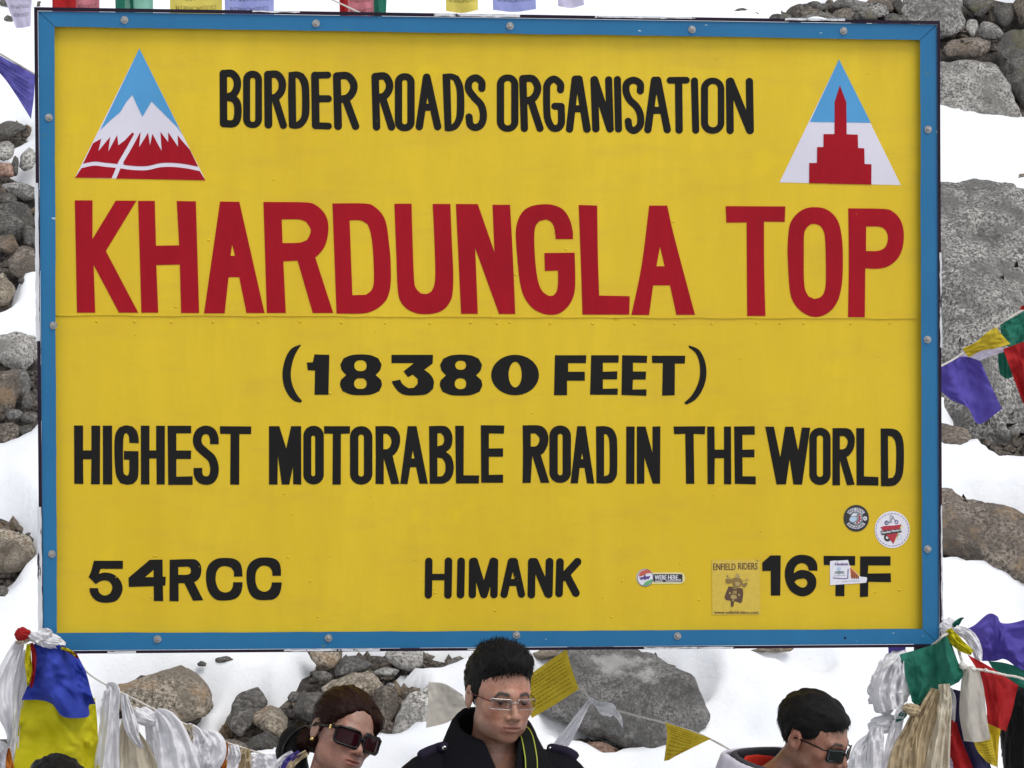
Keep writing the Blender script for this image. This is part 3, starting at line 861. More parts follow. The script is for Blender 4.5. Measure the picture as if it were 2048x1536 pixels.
# seam: ragged lip of paint where the sheets lap
N = 150
up = [(113 + 1727 * i / N, seam_v(113 + 1727 * i / N) - 1.2 + 0.8 * vnoise(i * 0.5, 1, 1, 3)) for i in range(N + 1)]
dn = [(113 + 1727 * i / N, seam_v(113 + 1727 * i / N) + 1.0 + 1.1 * vnoise(i * 0.35, 2, 1, 6)) for i in range(N, -1, -1)]
bar('seam_lip', up + dn, M['yellow'], Y_UP - 0.0005, Y_UP + 0.0005)

# ------------------------------------------------------------------ lettering
VIEW = None
def Z(p): return (VIEW[0] + p[0] / VIEW[2], VIEW[1] + p[1] / VIEW[2])
def yb_of(loops):
    v = np.mean([p[1] for p in loops[0]])
    u = np.mean([p[0] for p in loops[0]])
    return (Y_UP if v < seam_v(u) else Y_LO) - 0.0012
def G(mat, outer, *holes, name='letter'):
    loops = [[Z(p) for p in smooth_poly(l)] for l in (outer,) + holes]
    return plate(name, loops, M[mat], yb_of(loops))
def rbox(x0, x1, y0, y1, r):
    r = min(r, (x1 - x0) / 2 - 0.01, (y1 - y0) / 2 - 0.01)
    out = []
    for cx, cy, a0 in ((x1 - r, y0 + r, -90), (x1 - r, y1 - r, 0), (x0 + r, y1 - r, 90), (x0 + r, y0 + r, 180)):
        for k in range(9):
            a = math.radians(a0 + k * 90 / 8)
            out.append(np.array((cx + r * math.cos(a), cy + r * math.sin(a))))
    return out
def OV(mat, o, i, ro, ri, name='letter'):
    loops = [[Z(p) for p in rbox(*o, ro)], [Z(p) for p in rbox(*i, ri)]]
    return plate(name, loops, M[mat], yb_of(loops))
def SU(mat, *strokes, name='letter'):
    """union of rounded brush strokes: (points, radius, curved)"""
    S = []
    for pts, r, cv in strokes:
        S.append(([tuple(p) for p in catmull(pts, False, 6)] if cv else pts, r))
    L = contour(S)
    L.sort(key=lambda l: -len(l))
    def area(l): return abs(sum(l[i - 1][0] * l[i][1] - l[i - 1][1] * l[i][0] for i in range(len(l))))
    L.sort(key=area, reverse=True)
    loops = [[Z(p) for p in l] for l in L]
    return plate(name, loops, M[mat], yb_of(loops))
def butt(pts, r):
    C = np.array(catmull(pts, False, 6))
    T = np.gradient(C, axis=0); T /= np.linalg.norm(T, axis=1)[:, None]
    Nn = np.stack([-T[:, 1], T[:, 0]], 1)
    return [tuple(p) for p in C + Nn * r] + [tuple(p) for p in (C - Nn * r)[::-1]]
K = 'black_paint'
VIEW = (420, 100, 3.2)
SU(K, ([(85, 150), (87, 470)], 24, 0), ([(85, 151), (140, 151), (172, 190), (172, 245), (145, 288), (100, 302)], 24, 1), ([(100, 302), (150, 312), (176, 350), (176, 430), (152, 470), (87, 471)], 24, 1))
OV(K, (212, 333, 132, 500), (257, 290, 178, 460), 58, 16)
SU(K, ([(371, 157), (374, 478)], 25, 0), ([(371, 157), (428, 157), (460, 200), (458, 258), (425, 300), (385, 310)], 24, 1), ([(415, 305), (470, 482)], 23, 0))
G(K, [(503, 142), (560, 137), (600, 152), (628, 200), (636, 270), (636, 400), (620, 455), (590, 492), (555, 504), (518, 502), (505, 490), (500, 300)], [(548, 176), (568, 186), (584, 225), (589, 290), (588, 400), (577, 440), (552, 462)])
SU(K, ([(672, 163), (677, 482)], 25, 0), ([(672, 162), (754, 160)], 22, 0), ([(677, 312), (757, 312)], 23, 0), ([(677, 484), (758, 487)], 22, 0))
SU(K, ([(812, 167), (820, 487)], 25, 0), ([(812, 166), (880, 166), (918, 212), (916, 262), (882, 305), (830, 316)], 24, 1), ([(868, 315), (932, 488)], 24, 0))
SU(K, ([(1057, 170), (1066, 492)], 24, 0), ([(1057, 170), (1118, 168), (1147, 210), (1145, 255), (1115, 295), (1070, 306)], 24, 1), ([(1105, 308), (1162, 492)], 24, 0))
OV(K, (1183, 1310, 148, 520), (1230, 1263, 192, 475), 60, 16)
SU(K, ([(1386, 174), (1340, 490)], 24, 0), ([(1388, 174), (1457, 490)], 24, 0), ([(1365, 366), (1425, 366)], 23, 0))
G(K, [(1488, 154), (1545, 150), (1590, 166), (1616, 215), (1627, 290), (1626, 410), (1606, 470), (1575, 508), (1530, 521), (1503, 516), (1497, 400)], [(1538, 186), (1558, 196), (1575, 240), (1580, 300), (1578, 410), (1566, 455), (1546, 478)])
SU(K, ([(1740, 246), (1738, 205), (1702, 178), (1662, 198), (1655, 250), (1690, 302), (1735, 352), (1750, 420), (1736, 475), (1700, 496), (1666, 478), (1658, 428)], 23, 1))
VIEW = (980, 100, 3.531)
OV(K, (48, 201, 172, 578), (100, 150, 218, 532), 74, 24)
SU(K, ([(232, 203), (243, 553)], 26, 0), ([(232, 202), (300, 203), (334, 250), (331, 300), (300, 345), (250, 362)], 26, 1), ([(292, 365), (353, 553)], 26, 0))
SU(K, ([(498, 281), (496, 238), (450, 205), (406, 240), (400, 310), (402, 440), (412, 500), (440, 548), (478, 551), (503, 520), (505, 455)], 25, 1), ([(505, 460), (503, 398), (458, 397)], 25, 0))
SU(K, ([(602, 206), (562, 558)], 26, 0), ([(628, 206), (685, 558)], 27, 0), ([(585, 415), (665, 415)], 25, 0), ([(602, 206), (628, 206), (632, 240), (602, 240)], 26, 0))
SU(K, ([(735, 210), (748, 556)], 26, 0), ([(738, 210), (848, 556)], 27, 0), ([(838, 210), (849, 556)], 25, 0))
SU(K, ([(900, 208), (908, 558)], 25, 0))
SU(K, ([(1062, 289), (1060, 238), (1015, 213), (968, 235), (961, 290), (985, 350), (1035, 400), (1062, 460), (1060, 530), (1020, 568), (985, 550), (976, 503)], 25, 1))
SU(K, ([(1162, 213), (1115, 562)], 26, 0), ([(1184, 213), (1252, 562)], 26, 0), ([(1140, 426), (1215, 426)], 25, 0))
SU(K, ([(1272, 214), (1387, 213)], 24, 0), ([(1332, 215), (1336, 565)], 26, 0))
SU(K, ([(1444, 218), (1453, 566)], 25, 0))
OV(K, (1490, 1655, 195, 592), (1540, 1609, 240, 545), 80, 33)
SU(K, ([(1692, 222), (1696, 568)], 26, 0), ([(1698, 222), (1836, 566)], 28, 0), ([(1832, 222), (1838, 568)], 26, 0))
R_ = 'red_paint'
VIEW = (130, 380, 3.0567)
G(R_, [(60, 63), (168, 63), (168, 300), (310, 65), (437, 65), (250, 373), (448, 750), (330, 750), (175, 457), (185, 750), (73, 750)])
G(R_, [(447, 66), (549, 66), (556, 340), (698, 338), (683, 67), (800, 69), (820, 752), (710, 752), (702, 456), (558, 459), (570, 750), (467, 750)])
G(R_, [(948, 70), (1066, 72), (1220, 752), (1110, 752), (1065, 533), (1000, 533), (976, 754), (850, 754)], [(1022, 333), (1040, 402), (1012, 402)])
G(R_, [(1213, 73), (1460, 75), (1530, 90), (1585, 140), (1608, 200), (1608, 270), (1590, 340), (1560, 385), (1530, 412), (1640, 752), (1515, 752), (1422, 432), (1335, 436), (1350, 752), (1234, 752)],
  [(1325, 180), (1430, 180), (1475, 195), (1500, 235), (1500, 265), (1480, 305), (1430, 322), (1330, 324)])
G(R_, [(1635, 82), (1830, 82), (1890, 100), (1940, 150), (1965, 210), (1978, 300), (1990, 420), (1992, 560), (1975, 650), (1940, 700), (1890, 735), (1820, 755), (1660, 755)],
  [(1740, 185), (1810, 187), (1850, 210), (1868, 260), (1880, 340), (1887, 450), (1888, 560), (1875, 610), (1840, 640), (1757, 643)])
VIEW = (760, 380, 3.0567)
G(R_, [(88, 84), (193, 83), (198, 270), (208, 540), (220, 600), (250, 632), (285, 635), (315, 620), (333, 575), (338, 480), (330, 250), (322, 85), (430, 85), (440, 330), (448, 500), (445, 620), (430, 680), (390, 730), (330, 755), (240, 757), (170, 730), (125, 680), (108, 600), (100, 400)])
G(R_, [(464, 85), (598, 86), (700, 380), (688, 90), (795, 90), (812, 400), (827, 758), (728, 758), (582, 355), (598, 757), (496, 757)])
G(R_, [(1180, 300), (1075, 300), (1065, 230), (1045, 195), (1015, 180), (975, 190), (950, 225), (943, 300), (950, 440), (965, 550), (990, 615), (1030, 645), (1060, 645), (1080, 620), (1088, 570), (1088, 493), (1008, 495), (1005, 385), (1190, 383), (1194, 520), (1190, 620), (1165, 690), (1120, 740), (1070, 762), (1000, 757), (930, 720), (880, 650), (855, 560), (838, 400), (830, 260), (845, 180), (880, 125), (930, 97), (1000, 87), (1060, 92), (1120, 120), (1160, 180), (1178, 250)])
G(R_, [(1215, 91), (1328, 95), (1332, 400), (1340, 645), (1527, 649), (1524, 762), (1238, 762), (1228, 450)])
G(R_, [(1646, 95), (1756, 95), (1800, 290), (1926, 763), (1812, 763), (1773, 583), (1670, 583), (1645, 764), (1537, 764), (1600, 460)], [(1712, 345), (1740, 466), (1690, 466)])
VIEW = (1400, 380, 4.452)
G(R_, [(228, 143), (760, 146), (755, 284), (570, 282), (572, 700), (583, 1122), (420, 1122), (415, 289), (235, 291)])
G(R_, [(1035, 153), (1110, 165), (1180, 210), (1230, 280), (1255, 370), (1270, 500), (1272, 700), (1262, 850), (1230, 980), (1170, 1070), (1090, 1120), (1010, 1130), (930, 1100), (860, 1040), (815, 960), (795, 850), (783, 650), (780, 500), (795, 330), (830, 250), (890, 190), (960, 158)],
  [(1020, 302), (1070, 320), (1100, 365), (1113, 430), (1120, 600), (1120, 820), (1105, 910), (1070, 955), (1015, 970), (965, 945), (935, 880), (925, 760), (925, 550), (927, 400), (945, 345), (980, 310)])
G(R_, [(1320, 163), (1640, 168), (1720, 195), (1775, 250), (1808, 330), (1815, 430), (1800, 530), (1760, 610), (1700, 665), (1640, 692), (1560, 702), (1472, 697), (1468, 1134), (1318, 1132), (1325, 650)],
  [(1480, 325), (1590, 326), (1640, 345), (1668, 390), (1673, 440), (1655, 500), (1620, 530), (1570, 543), (1478, 543)])
VIEW = (540, 670, 2.2756)
G(K, [(138, 43), (100, 60), (75, 95), (60, 145), (57, 190), (65, 235), (85, 275), (110, 300), (140, 308), (146, 300), (122, 270), (103, 230), (95, 190), (97, 150), (108, 105), (125, 70), (140, 48)], name='bracket')
G(K, [(203, 88), (270, 90), (266, 272), (203, 272), (205, 162), (172, 160), (168, 125), (195, 124)], name='digit')
def eight(x0, x1, y0, y1, h1, h2, waist):
    ym = (y0 + y1) / 2 + 1
    xm0, xm1 = x0 + waist, x1 - waist
    out = [(xm0 + 2, ym), (x0 + 8, ym - 22), (x0 + 1, ym - 48), (x0 + 16, ym - 76), (x0 + 50, y0 + 4), ((x0 + x1) / 2, y0), (x1 - 50, y0 + 4), (x1 - 16, ym - 76), (x1 - 1, ym - 48), (x1 - 8, ym - 22), (xm1 - 2, ym),
           (x1 - 4, ym + 22), (x1, ym + 46), (x1 - 12, ym + 74), (x1 - 50, y1 - 3), ((x0 + x1) / 2, y1), (x0 + 50, y1 - 3), (x0 + 12, ym + 74), (x0, ym + 46), (x0 + 4, ym + 22)]
    G(K, out, rbox(*h1, 22), rbox(*h2, 22), name='digit')
eight(319, 509, 88, 274, (384, 440, 115, 164), (383, 440, 197, 245), 26)
G(K, [(553, 90), (742, 90), (740, 130), (702, 158), (730, 180), (746, 210), (742, 245), (715, 268), (680, 274), (620, 274), (585, 258), (560, 225), (555, 210), (592, 203), (605, 225), (630, 242), (655, 240), (672, 222), (672, 200), (650, 180), (628, 192), (608, 165), (655, 128), (553, 128)], name='digit')
eight(773, 966, 89, 276, (843, 893, 117, 158), (841, 893, 197, 246), 26)
def ell(cx, cy, rx, ry, n=36): return [(cx + rx * math.cos(i * 2 * math.pi / n), cy + ry * math.sin(i * 2 * math.pi / n)) for i in range(n)]
G(K, ell(1115.5, 182, 108.5, 92), ell(1116, 180, 30, 58), name='digit')
G(K, [(1297, 92), (1440, 92), (1438, 128), (1357, 128), (1357, 167), (1433, 167), (1433, 208), (1352, 208), (1352, 274), (1293, 274)])
G(K, [(1462, 92), (1588, 92), (1586, 126), (1515, 126), (1515, 167), (1581, 165), (1580, 202), (1515, 202), (1515, 245), (1583, 243), (1582, 272), (1457, 272)])
G(K, [(1603, 92), (1717, 94), (1715, 127), (1652, 126), (1652, 166), (1712, 166), (1710, 203), (1652, 203), (1650, 248), (1714, 247), (1713, 277), (1600, 273)])
G(K, [(1738, 94), (1890, 94), (1888, 130), (1843, 130), (1842, 274), (1785, 276), (1788, 128), (1740, 127)])
G(K, [(1907, 47), (1950, 65), (1975, 105), (1986, 155), (1983, 205), (1965, 255), (1935, 295), (1895, 317), (1885, 308), (1915, 280), (1940, 240), (1955, 195), (1957, 150), (1950, 110), (1935, 80), (1905, 55)], name='bracket')
VIEW = (130, 830, 3.593)
G(K, [(65, 75), (130, 75), (130, 254), (190, 254), (190, 76), (253, 76), (251, 498), (187, 498), (190, 318), (130, 318), (132, 496), (67, 494)])
G(K, [(272, 76), (338, 76), (340, 499), (273, 499)])
G(K, [(530, 203), (463, 200), (458, 150), (440, 128), (425, 140), (418, 200), (418, 380), (425, 425), (445, 437), (460, 415), (462, 322), (423, 320), (424, 258), (528, 260), (528, 400), (520, 460), (490, 495), (445, 501), (400, 490), (370, 440), (358, 350), (355, 200), (365, 130), (390, 90), (435, 74), (485, 82), (515, 115), (528, 160)])
G(K, [(545, 76), (607, 76), (607, 254), (655, 254), (655, 77), (718, 77), (717, 499), (659, 499), (657, 313), (606, 312), (607, 499), (546, 499)])
G(K, [(737, 77), (907, 77), (907, 132), (800, 132), (800, 255), (907, 255), (905, 316), (800, 316), (800, 443), (917, 440), (917, 502), (742, 502)])
G(K, butt([(1073, 210), (1072, 165), (1052, 122), (1010, 107), (968, 126), (950, 175), (962, 225), (1008, 270), (1053, 312), (1073, 370), (1070, 425), (1048, 462), (1010, 471), (975, 458), (957, 425), (955, 380)], 31))
G(K, [(1113, 80), (1338, 82), (1338, 137), (1253, 137), (1252, 501), (1187, 500), (1190, 137), (1115, 135)])
G(K, [(1466, 80), (1540, 80), (1590, 240), (1625, 80), (1697, 80), (1698, 500), (1640, 498), (1638, 370), (1612, 500), (1558, 500), (1530, 290), (1527, 500), (1466, 500)])
OV(K, (1713, 1860, 77, 499), (1770, 1798, 148, 440), 72, 14)
G(K, [(1862, 80), (2048, 80), (2048, 133), (1983, 136), (1982, 500), (1922, 500), (1925, 135), (1862, 134)])
VIEW = (680, 830, 3.593)
OV(K, (72, 233, 80, 500), (132, 172, 140, 442), 78, 20)
G(K, [(255, 80), (360, 80), (400, 95), (428, 140), (432, 190), (420, 240), (395, 280), (378, 292), (427, 495), (368, 497), (315, 310), (314, 497), (255, 495), (257, 300)], [(312, 135), (340, 135), (362, 160), (370, 195), (358, 230), (338, 246), (312, 246)])
G(K, [(487, 80), (550, 80), (632, 494), (572, 494), (547, 375), (505, 375), (485, 497), (433, 495)], [(523, 253), (537, 312), (513, 312)])
G(K, [(640, 80), (745, 78), (785, 100), (805, 140), (808, 185), (795, 235), (762, 265), (800, 300), (817, 360), (812, 420), (790, 465), (750, 490), (710, 494), (645, 494)], [(700, 132), (725, 130), (745, 155), (748, 190), (735, 215), (700, 225)], [(700, 306), (735, 312), (755, 345), (757, 400), (740, 435), (720, 441), (700, 441)])
G(K, [(828, 77), (890, 77), (888, 433), (1000, 434), (998, 492), (834, 492)])
G(K, [(1012, 73), (1181, 75), (1178, 134), (1070, 132), (1070, 240), (1172, 239), (1172, 300), (1070, 300), (1070, 430), (1172, 428), (1172, 487), (1015, 487)])
G(K, [(1313, 74), (1425, 74), (1470, 95), (1495, 140), (1497, 190), (1485, 235), (1460, 275), (1443, 285), (1505, 487), (1443, 488), (1382, 292), (1370, 488), (1312, 488), (1315, 280)], [(1371, 133), (1405, 133), (1430, 160), (1433, 185), (1420, 215), (1400, 226), (1371, 226)])
OV(K, (1505, 1660, 75, 488), (1565, 1600, 135, 433), 75, 17)
G(K, [(1705, 80), (1765, 80), (1828, 493), (1775, 491), (1757, 380), (1722, 380), (1710, 491), (1657, 491)], [(1740, 270), (1748, 317), (1733, 317)])
G(K, [(1840, 82), (1905, 80), (1955, 98), (1982, 140), (1992, 200), (1992, 400), (1982, 450), (1955, 485), (1910, 493), (1843, 490)], [(1898, 136), (1918, 140), (1932, 170), (1937, 230), (1937, 400), (1925, 432), (1898, 440)])
VIEW = (1230, 830, 3.357)
G(K, [(76, 77), (132, 77), (130, 462), (75, 461)])
G(K, [(147, 77), (205, 77), (252, 255), (252, 77), (305, 76), (303, 461), (254, 461), (198, 285), (197, 461), (147, 461)])
G(K, [(393, 77), (607, 75), (603, 130), (528, 127), (533, 462), (477, 462), (472, 126), (398, 129)])
G(K, [(619, 77), (668, 77), (670, 232), (732, 232), (732, 77), (779, 77), (781, 466), (732, 464), (732, 290), (670, 290), (668, 464), (622, 464)])
G(K, [(800, 77), (938, 75), (939, 132), (855, 133), (856, 233), (937, 231), (936, 284), (856, 284), (857, 411), (945, 412), (946, 466), (805, 462)])
G(K, [(1009, 78), (1067, 78), (1110, 285), (1143, 78), (1197, 78), (1230, 240), (1255, 84), (1311, 85), (1256, 468), (1198, 466), (1173, 295), (1148, 466), (1085, 466)])
OV(K, (1305, 1448, 85, 470), (1355, 1397, 137, 415), 70, 20)
G(K, [(1461, 88), (1550, 88), (1585, 100), (1607, 140), (1610, 185), (1600, 230), (1575, 268), (1555, 282), (1610, 468), (1558, 472), (1510, 305), (1511, 472), (1460, 472)], [(1510, 142), (1540, 142), (1560, 165), (1562, 190), (1550, 220), (1530, 230), (1510, 230)])
G(K, [(1620, 88), (1674, 88), (1672, 412), (1769, 416), (1769, 474), (1622, 472)])
G(K, [(1784, 90), (1870, 93), (1910, 115), (1932, 160), (1940, 230), (1938, 350), (1925, 420), (1890, 465), (1850, 478), (1786, 478)], [(1833, 140), (1860, 145), (1880, 175), (1888, 230), (1887, 330), (1882, 390), (1865, 420), (1835, 425)])
VIEW = (150, 1090, 4.551)
G(K, [(172, 143), (437, 143), (436, 217), (232, 218), (217, 262), (270, 250), (340, 262), (395, 300), (425, 350), (433, 400), (420, 450), (385, 500), (340, 520), (270, 526), (205, 512), (160, 475), (137, 430), (132, 392), (210, 392), (220, 430), (250, 455), (285, 458), (320, 440), (338, 400), (335, 365), (310, 333), (270, 322), (225, 333), (190, 357), (123, 290), (145, 245)], name='digit')
G(K, [(680, 134), (797, 132), (798, 288), (826, 288), (823, 368), (800, 370), (803, 510), (718, 510), (716, 375), (490, 382), (487, 298)], [(716, 225), (716, 292), (637, 292)], name='digit')
G(K, [(862, 134), (1060, 128), (1110, 140), (1143, 180), (1150, 235), (1140, 285), (1115, 320), (1085, 338), (1168, 503), (1075, 507), (995, 347), (943, 348), (943, 513), (860, 510)], [(940, 200), (1025, 198), (1050, 210), (1056, 235), (1050, 258), (1020, 270), (940, 271)])
G(K, [(1525, 287), (1447, 288), (1445, 240), (1420, 205), (1370, 192), (1325, 200), (1292, 235), (1280, 290), (1285, 350), (1310, 405), (1345, 428), (1385, 430), (1420, 410), (1438, 370), (1440, 338), (1525, 338), (1522, 390), (1505, 445), (1465, 485), (1400, 503), (1300, 502), (1240, 460), (1205, 390), (1192, 300), (1200, 220), (1230, 165), (1290, 125), (1360, 117), (1440, 123), (1490, 150), (1517, 200)])
G(K, [(1875, 280), (1797, 280), (1793, 235), (1770, 200), (1725, 188), (1690, 195), (1655, 230), (1643, 280), (1645, 340), (1665, 395), (1700, 420), (1735, 424), (1770, 405), (1788, 370), (1792, 340), (1883, 340), (1875, 400), (1855, 455), (1810, 493), (1750, 501), (1660, 497), (1600, 455), (1570, 380), (1560, 280), (1572, 200), (1610, 148), (1670, 118), (1740, 113), (1810, 122), (1855, 155), (1873, 210)])
VIEW = (820, 1090, 5.389)
SU(K, ([(203, 175), (198, 538)], 40, 0), ([(415, 174), (409, 538)], 41, 0), ([(210, 345), (405, 345)], 35, 0))
SU(K, ([(552, 175), (545, 535)], 41, 0))
SU(K, ([(676, 178), (672, 535)], 40, 0), ([(692, 176), (797, 532)], 42, 0), ([(898, 176), (797, 532)], 42, 0), ([(911, 178), (905, 534)], 40, 0))
SU(K, ([(1092, 180), (1014, 533)], 39, 0), ([(1125, 180), (1202, 530)], 39, 0), ([(1060, 404), (1160, 404)], 38, 0), ([(1095, 180), (1124, 180), (1122, 230), (1096, 230)], 42, 0))
SU(K, ([(1313, 180), (1308, 535)], 41, 0), ([(1343, 182), (1488, 526)], 43, 0), ([(1504, 180), (1496, 530)], 42, 0))
SU(K, ([(1617, 182), (1607, 522)], 41, 0), ([(1806, 180), (1650, 350)], 42, 0), ([(1692, 335), (1788, 517)], 42, 0))
VIEW = (1500, 1080, 5.851)
G(K, [(240, 180), (360, 180), (355, 650), (245, 650), (243, 363), (145, 362), (143, 265)], name='digit')
G(K, [(600, 172), (690, 185), (750, 220), (785, 280), (790, 360), (690, 357), (675, 310), (650, 283), (610, 270), (560, 285), (525, 330), (512, 390), (560, 360), (620, 350), (690, 365), (745, 405), (775, 460), (772, 540), (740, 600), (690, 640), (620, 660), (550, 645), (480, 600), (430, 520), (408, 420), (415, 330), (450, 250), (520, 190)],
  [(590, 455), (630, 450), (660, 465), (672, 500), (660, 535), (630, 557), (590, 550), (550, 525), (520, 490), (550, 465)], name='digit')
G(K, [(862, 185), (1232, 187), (1230, 298), (1108, 295), (1105, 658), (1000, 656), (1003, 293), (865, 293)])
G(K, [(1290, 190), (1645, 190), (1645, 298), (1385, 297), (1380, 392), (1648, 388), (1650, 493), (1385, 490), (1382, 662), (1287, 668)])

# emblems
def region(loops, mat, yf, parent, name, thick=0.0008):
    return plate(name, [[Z(p) for p in l] for l in loops], M[mat], yf, thick, parent)
VIEW = (100, 60, 3.2)
e1 = region([[(572, 118), (995, 962), (160, 945)]], 'white_paint', Y_UP - 0.0008, SIGN, 'mountain_emblem')
tag(e1, 'triangular emblem of a snowy mountain over red slopes with white roads')
region([[(572, 118), (845, 665), (815, 622), (650, 457), (592, 555), (562, 492), (545, 455), (527, 415), (490, 458), (450, 525), (390, 575), (322, 640)]], 'sky_paint', Y_UP - 0.0016, e1, 'sky_field')
def band(pts, r):
    return butt(pts, r)
top = [(275, 725), (328, 695), (310, 775), (385, 683), (373, 778), (430, 672), (437, 738), (480, 705), (527, 655)]
vr = np.array(catmull([(560, 655), (520, 730), (480, 800), (450, 852), (430, 900), (408, 952)], False, 6))
hr = np.array(catmull([(196, 872), (280, 855), (350, 862), (450, 872), (520, 882), (620, 884), (700, 866), (780, 863), (870, 872), (972, 893)], False, 6))
vx = lambda y, s: float(np.interp(y, vr[:, 1], vr[:, 0])) + s
hy = lambda x, s: float(np.interp(x, hr[:, 0], hr[:, 1])) + s
hxL = [p[0] for p in hr]
def hline(x0, x1, s, n=24): return [(x0 + (x1 - x0) * i / n, hy(x0 + (x1 - x0) * i / n, s)) for i in range(n + 1)]
def vline(y0, y1, s, n=14): return [(vx(y0 + (y1 - y0) * i / n, s), y0 + (y1 - y0) * i / n) for i in range(n + 1)]
xl, xr = 440, 475
region([top + vline(664, 850, -17) + hline(vx(852, -17), 212, -13)], 'red_paint', Y_UP - 0.0016, e1, 'red_slope')
region([[(580, 655), (570, 750), (628, 658), (640, 738), (655, 665), (715, 775), (707, 652), (757, 718), (757, 655), (820, 748), (818, 675), (850, 715), (895, 765)] + hline(948, vx(845, 17), -13) + vline(845, 664, 17)], 'red_paint', Y_UP - 0.0016, e1, 'red_slope')
region([hline(202, vx(885, -15), 13) + vline(888, 948, -15) + [(160, 945)]], 'red_paint', Y_UP - 0.0016, e1, 'red_slope')
region([hline(vx(885, 15), 958, 13) + [(995, 962)] + vline(951, 888, 15)], 'red_paint', Y_UP - 0.0016, e1, 'red_slope')
VIEW = (1500, 80, 4.8)
e2 = region([[(855, 185), (1448, 1393), (283, 1367)]], 'white_paint', Y_UP - 0.0008, SIGN, 'tower_emblem')
tag(e2, 'triangular emblem of a red stepped tower on white and blue')
region([[(855, 185), (1160, 795), (575, 787)]], 'sky_paint', Y_UP - 0.0014, e2, 'sky_field', 0.0005)
region([[(863, 435), (925, 597), (928, 905), (1035, 908), (1038, 1036), (1098, 1040), (1100, 1190), (1166, 1193), (1165, 1388), (568, 1375), (569, 1181), (643, 1180), (645, 1028), (706, 1027), (706, 903), (812, 903), (812, 597)]], 'red_paint', Y_UP - 0.0021, e2, 'red_tower', 0.0005)

# ------------------------------------------------------------------ stickers
def glyphs(text):
    c = bpy.data.curves.new('t', 'FONT')
    c.body = text
    c.resolution_u = 3
    o = bpy.data.objects.new('t', c)
    COL.objects.link(o)
    bpy.context.view_layer.update()
    dg = bpy.context.evaluated_depsgraph_get()
    me = bpy.data.meshes.new_from_object(o.evaluated_get(dg))
    V = np.array([v.co[:2] for v in me.vertices])
    Fc = [list(p.vertices) for p in me.polygons]
    bpy.data.objects.remove(o); bpy.data.curves.remove(c); bpy.data.meshes.remove(me)
    lo, hi = V.min(0), V.max(0)
    return (V - lo) / (hi - lo), Fc
def text_on(text, f, mat, yf, parent, bold=0.0, name='lettering'):
    """f maps unit box (s to the right, t up) to picture coordinates"""
    V, Fc = glyphs(text)
    allV, allF = [], []
    offs = [(0, 0)] if bold == 0 else [(-bold, 0), (bold, 0)]
    for k, (dx, dy) in enumerate(offs):
        b = len(allV)
        for s, t in V:
            u, v = f(s, t)
            allV.append(at(u + dx, v + dy, yf - k * 0.00015))
        allF += [[b + i for i in fc] for fc in Fc]
    return mesh(name, np.array(allV), allF, M[mat], parent)
def box(x0, x1, y0, y1, slope=0.0): return lambda s, t: (x0 + (x1 - x0) * s, y1 + (y0 - y1) * t + slope * s)
def arcf(cx, cy, r0, r1, a0, a1):
    return lambda s, t: (cx + (r0 + (r1 - r0) * t) * math.cos(math.radians(a0 + (a1 - a0) * s)), cy + (r0 + (r1 - r0) * t) * math.sin(math.radians(a0 + (a1 - a0) * s)))
def arc_band(cx, cy, r0, r1, a0, a1, n=18):
    A = [math.radians(a0 + (a1 - a0) * i / n) for i in range(n + 1)]
    return [(cx + r0 * math.cos(a), cy + r0 * math.sin(a)) for a in A] + [(cx + r1 * math.cos(a), cy + r1 * math.sin(a)) for a in A[::-1]]
for nm, c in (('p_black', (0.02, 0.018, 0.02, 1)), ('p_white', (0.74, 0.72, 0.78, 1)), ('p_grey', (0.22, 0.25, 0.26, 1)), ('p_crimson', (0.42, 0.02, 0.04, 1)), ('p_brown', (0.10, 0.045, 0.02, 1)), ('p_olive', (0.24, 0.15, 0.035, 1)),
              ('p_olive_light', (0.42, 0.30, 0.10, 1)), ('p_clear', (0.64, 0.45, 0.05, 1)), ('p_violet', (0.10, 0.05, 0.22, 1)), ('p_orange', (0.55, 0.12, 0.02, 1)), ('p_green', (0.12, 0.40, 0.16, 1)), ('p_cream', (0.72, 0.66, 0.33, 1)), ('p_saffron', (0.55, 0.10, 0.05, 1)), ('p_paleblue', (0.45, 0.58, 0.72, 1))):
    M[nm] = plain('sticker_' + nm[2:], c, 0.35, 0, 0.06, 80)
YS = Y_LO - 0.0012
def lay(k): return YS - 0.0005 * k
def pl(loops, mat, k, parent, name='printed_shape'): return plate(name, loops, M[mat], lay(k), 0.0004, parent)
# round black sticker with a dog's head
s1 = pl([ell(1712.5, 1036.5, 25.5, 26.8)], 'p_black', 0, SIGN, 'round_sticker')
tag(s1, 'small round black sticker with a grey dog head')
pl([arc_band(1712, 1038, 15.2, 22.4, -143, -37)], 'p_white', 1, s1)
text_on('MAD DOG', arcf(1712, 1038, 16.2, 21.8, -139, -41), 'p_black', lay(2), s1, 0.25)
pl([arc_band(1712, 1035, 16.5, 22.8, 144, 36)], 'p_white', 1, s1)
text_on('SINGAPORE', arcf(1712, 1035, 22.0, 17.3, 140, 40), 'p_black', lay(2), s1, 0.2)
VIEW = (1660, 1000, 11.378)
pl([[Z(p) for p in smooth_poly([(470, 370), (510, 290), (600, 262), (690, 290), (745, 360), (750, 450), (715, 530), (640, 565), (555, 560), (500, 515), (445, 490), (435, 430)])]], 'p_grey', 1, s1)
pl([[Z(p) for p in smooth_poly([(445, 440), (480, 385), (560, 380), (610, 400), (600, 460), (540, 500), (470, 490)])]], 'p_paleblue', 2, s1)
pl([[Z(p) for p in smooth_poly([(480, 345), (560, 300), (620, 320), (600, 350), (530, 365)])]], 'p_white', 2, s1)
